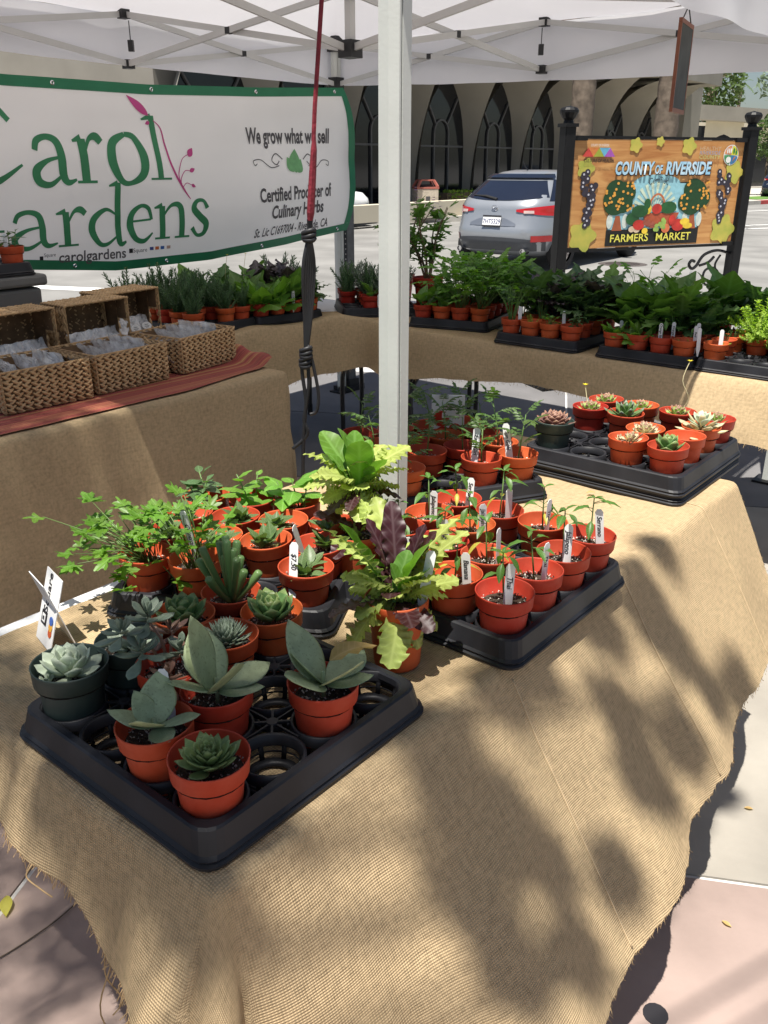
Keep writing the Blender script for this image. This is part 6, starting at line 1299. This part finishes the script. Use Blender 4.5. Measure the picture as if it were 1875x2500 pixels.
# ---------------------------------------------------------------- back trays: rosemary, lettuce, lavender
def far_tray(label, t, u, rz, plan, tname, skip=()):
    T = frame(t, u, rz); tray(label, T); cnt = {}
    for j in range(4):
        for i in range(4):
            if (i, j) in skip: continue
            kind, fn, kw = plan(i, j)
            if kind is None: continue
            v = cellW(T, i, j); s_ = int(t * 1000) + int(u * 100) + j * 4 + i
            potted('potted_' + kind.split()[-1], '%s in orange pot, %s' % (kind, tname(i, j)), kind.split()[-1], (v.x, v.y, ZP), s_, fn, seed=s_, **kw)
    return T
far_tray('black tray of rosemary behind the far basket', 2.325, 2.855, 0, lambda i, j: ('bushy rosemary' if (i + j) % 2 else 'upright rosemary', lambda r, g: pl_sprigs(r, g, 'rosem', 20, (.10, .21) if g.random() < .5 else (.08, .15), .7), {}), lambda i, j: 'rosemary tray %s, %s from left' % (JR[j], ORD[i]), skip=[(1, 0)])
def lt_plan(i, j):
    if i == 3 and j == 0: return 'broad greens', lambda r, g: pl_leafy(r, g, 'kale', 8, (.11, .17)), {}
    if j >= 2 and i >= 2: return 'purple kale', lambda r, g: pl_leafy(r, g, 'purple', 9, (.14, .22), (45, 85)), {}
    if j == 3: return 'bolting greens', lambda r, g: (pl_leafy(r, g, 'broad', 9, (.11, .17)), flowerstem(r, g, [(0, 0, ZS), (.01, 0, ZS + .12), (-.01, .01, ZS + .24)])), {}
    return 'loose lettuce', lambda r, g: pl_leafy(r, g, 'butter' if g.random() < .4 else 'broad', 14, (.09, .17), (0, 85)), {}
far_tray('black tray of leafy lettuce behind the hanging cords', 2.765, 2.80, -10, lt_plan, lambda i, j: 'lettuce tray %s, %s from left' % (JR[j], ORD[i]))
def lav_plan(i, j):
    if j == 0 and i < 2: return (None, None, None) if i == 0 else ('spotty greens', lambda r, g: pl_leafy(r, g, 'broad', 6, (.07, .11)), {})
    return 'silver lavender', lambda r, g: pl_sprigs(r, g, 'laven' if g.random() < .75 else 'rosem', 20, (.09, .19), .8), {}
far_tray('black tray of lavender in the back corner', 3.30, 2.50, -42, lav_plan, lambda i, j: 'corner tray %s, %s from left' % (JR[j], ORD[i]), skip=[(3, 0), (3, 1), (0, 1)])
for k, (x, u, lab) in enumerate(((3.62, 2.58, 'tall twiggy shrub with purple flowers left of the tent leg'), (3.60, 2.36, 'tall leafy shrub with purple flowers right of the tent leg'))):
    v = W(x, u, H0 + .0025); potted('potted_shrub', lab, 'shrub', (v.x, v.y, v.z), k, lambda r, g: pl_shrub(r, g, .27, 8, True, .10, .07), seed=300 + k, scale=1.75)
# ---------------------------------------------------------------- back right trays of greens; i runs left to right, j away from the stall
def plan_a(i, j):
    if i == 0: return 'young broccoli', lambda r, g: pl_leafy(r, g, 'broad', 8, (.07, .12)), {}
    if i == 1 and j < 2: return 'young broccoli', lambda r, g: pl_leafy(r, g, 'broad', 9, (.06, .11), (10, 70)), {}
    return 'bushy celery', lambda r, g: pl_stalks(r, g, 'celery', 18, (.10, .24), (.06, .10), .13), {}
def plan_b(i, j):
    if j == 0: return [('green onion', lambda r, g: pl_chives(r, g), {}), ('small thyme', lambda r, g: pl_sprigs(r, g, 'thyme', 6, (.03, .06), .9), {}), ('curly parsley', lambda r, g: pl_cilantro(r, g, 16, (.03, .06), .04, (0, 0), 'parsley', (.014, .022)), {}), ('dark mint', lambda r, g: pl_basil(r, g, 'mint', 30, .07, (.02, .035)), {})][i]
    if j == 1: return [('bushy celery', lambda r, g: pl_stalks(r, g, 'celery', 11, (.08, .15), (.05, .08), .08), {}), ('green onion', lambda r, g: pl_chives(r, g, 13, (.12, .2)), {}), ('dark mint', lambda r, g: pl_basil(r, g, 'mint', 30, .06, (.02, .035)), {}), ('dark mint', lambda r, g: pl_basil(r, g, 'mint', 36, .09, (.02, .035)), {})][i]
    return ('purple kale', lambda r, g: pl_leafy(r, g, 'purple', 16, (.15, .25), (25, 85)), {}) if (i + j) % 3 == 0 else ('green kale', lambda r, g: pl_leafy(r, g, 'kale', 15, (.17, .27), (30, 85)), {})
def plan_c(i, j):
    if j == 0: return [('butter lettuce', lambda r, g: pl_leafy(r, g, 'butter', 9, (.05, .085), (0, 75)), {}), ('butter lettuce', lambda r, g: pl_leafy(r, g, 'butter', 11, (.06, .10), (-5, 75)), {}), ('tiny seedling', lambda r, g: pl_pepper(r, g), {}), ('tiny seedling', lambda r, g: pl_sprigs(r, g, 'thyme', 3, (.03, .05), .9), {})][i]
    if j == 1: return ('leafy cabbage', lambda r, g: pl_leafy(r, g, 'broad', 9, (.10, .17), (25, 80)), {}) if i < 2 else ('tiny seedling', lambda r, g: pl_pepper(r, g), {})
    return ('leafy cabbage', lambda r, g: pl_leafy(r, g, 'broad', 14, (.16, .27), (20, 85)), {}) if i < 2 else ('feathery mizuna', lambda r, g: pl_leafy(r, g, 'mizuna', 22, (.15, .28), (20, 85)), {}) if i == 2 else ('green kale', lambda r, g: pl_leafy(r, g, 'kale', 14, (.09, .17), (0, 80)), {})
def plan_d(i, j):
    if j == 0: return [('dry seedling', lambda r, g: pl_sprigs(r, g, 'thyme', 4, (.03, .06), .9), {}), (None, None, None), (None, None, None), ('small thyme', lambda r, g: pl_sprigs(r, g, 'thyme', 7, (.03, .06), .9), {})][i]
    if i == 0: return 'dry seedling', lambda r, g: pl_chives(r, g, 7, (.04, .07)), {}
    if j == 1: return (None, None, None) if i < 3 else ('lime thyme', lambda r, g: pl_sprigs(r, g, 'thyme', 16, (.05, .10), 1.1), {})
    return ('lime thyme', lambda r, g: pl_sprigs(r, g, 'thyme', 34, (.09, .19), 1.2), {})
nm = lambda s_: (lambda i, j: '%s %s, %s from left' % (s_, JR[j], ORD[i]))
far_tray('black tray of celery just right of the tent leg', 3.285, 1.905, -90 + 14, plan_a, nm('celery tray'))
far_tray('black tray of onions, mint and dark kale in the middle of the right table', 3.165, 1.285, -90, plan_b, nm('kale tray'))
far_tray('black tray of lettuce and tall cabbage below the market sign', 3.165, .77, -90, plan_c, nm('cabbage tray'))
far_tray('half sunlit black tray at the right edge with pale thyme', 3.175, .345, -90, plan_d, nm('thyme tray'))
for k, (t, u, tx, yw) in enumerate(((3.05, .915, None, 12), (3.13, .86, 'Kale', -5), (3.0, .72, 'Orange Bell', 0), (3.06, .69, 'Orange', 0), (3.10, .60, 'Orange', 4), (3.03, .585, 'Red', 5), (2.99, .555, None, 10), (3.01, .475, None, -6), (3.0, .24, 'Thyme', 4), (3.03, 1.18, None, 12), (3.02, 1.40, None, 4))):
    v = W(t, u, ZP + .068); stake('white tag, %s from the right along the greens table' % (['eleventh', 'tenth', 'ninth', 'eighth', 'seventh', 'sixth', 'fifth', 'fourth', 'third', 'second', 'first'][k] if k < 11 else ''), (v.x, v.y, v.z), R(yw - 5), R(-5), .085 if k else .07, tx)
v = W(2.75, 2.60, ZP + .068); stake('white tag in the front of the lettuce tray', (v.x, v.y, v.z), R(-5), R(-4), .085, 'Lettuce'); v = W(3.16, 2.36, ZP + .05); stake('white tag in the corner tray', (v.x, v.y, v.z), R(4), 0, .06, None)
# pot and tray on the tote
Tt = Matrix.Translation(W(1.185, 2.90, 1.0985)) @ Matrix.Rotation(ROT, 4, 'Z'); tray('black tray on the lid of the grey tote', Tt)
v = cellW(Tt, 3, 0); potted('potted_pepper', 'leafy seedling in orange pot on top of the tote tray', 'pepper plant', (v.x, v.y, 1.0985 + .0105), 1, lambda r, g: pl_basil(r, g, 'mint', 21, .09, (.03, .05)), seed=401)
stake('white tag in the seedling pot on the tote', (v.x - .01, v.y - .02, 1.17), R(10), R(-4), .085, None)

# taller plants standing on the tables behind the trays
KN = [('kale', 'tall green kale'), ('broad', 'tall leafy greens'), ('mizuna', 'tall feathery mizuna'), ('celery', 'tall celery'), ('mizuna', 'tall feathery mizuna'), ('broad', 'tall leafy greens')]
for k in range(10):
    u = .30 + .185 * k; key, nm_ = KN[(k * 5 + 1) % 6]; v = W(3.53 + .02 * (k % 3), u, H0 + .0045)
    fn = (lambda r, g: pl_stalks(r, g, 'celery', 18, (.12, .26), (.06, .10), .12)) if key == 'celery' else (lambda r, g, key=key: pl_leafy(r, g, key, 15, (.16, .28), (20, 85)))
    potted('potted_greens', '%s behind the trays on the right table, %s from the right' % (nm_, ['first', 'second', 'third', 'fourth', 'fifth', 'sixth', 'seventh', 'eighth', 'ninth', 'tenth'][k]), 'greens', (v.x, v.y, v.z), k, fn, seed=500 + k)
for k in range(6):
    t = 2.12 + .205 * k; key, nm_ = (('rosem', 'tall rosemary'), ('rosem', 'tall rosemary'), ('broad', 'tall leafy greens'), ('kale', 'tall green kale'), ('broad', 'tall leafy greens'), ('laven', 'tall lavender'))[k]; v = W(t, 3.12, H0 - .004)
    fn = (lambda r, g, key=key: pl_sprigs(r, g, key, 22, (.12, .24), .7)) if key in ('rosem', 'laven') else (lambda r, g, key=key: pl_leafy(r, g, key, 14, (.14, .24), (20, 85)))
    potted('potted_greens', '%s behind the back trays, %s from the left' % (nm_, ORD[k] if k < 5 else 'sixth'), 'greens', (v.x, v.y, v.z), k, fn, seed=520 + k)
for k, (t, u) in enumerate(((3.06, 2.86), (3.20, 2.98), (3.02, 2.74))):
    v = W(t, u, H0 - .004); potted('potted_greens', ('grey lavender left of the corner tray', 'dark rosemary behind the corner tray', 'leafy greens between the lettuce tray and corner tray')[k], 'greens', (v.x, v.y, v.z), k, (lambda r, g: pl_sprigs(r, g, 'laven', 20, (.1, .2), .8), lambda r, g: pl_sprigs(r, g, 'rosem', 20, (.1, .2), .6), lambda r, g: pl_leafy(r, g, 'kale', 11, (.10, .17), (10, 80)))[k], seed=540 + k)
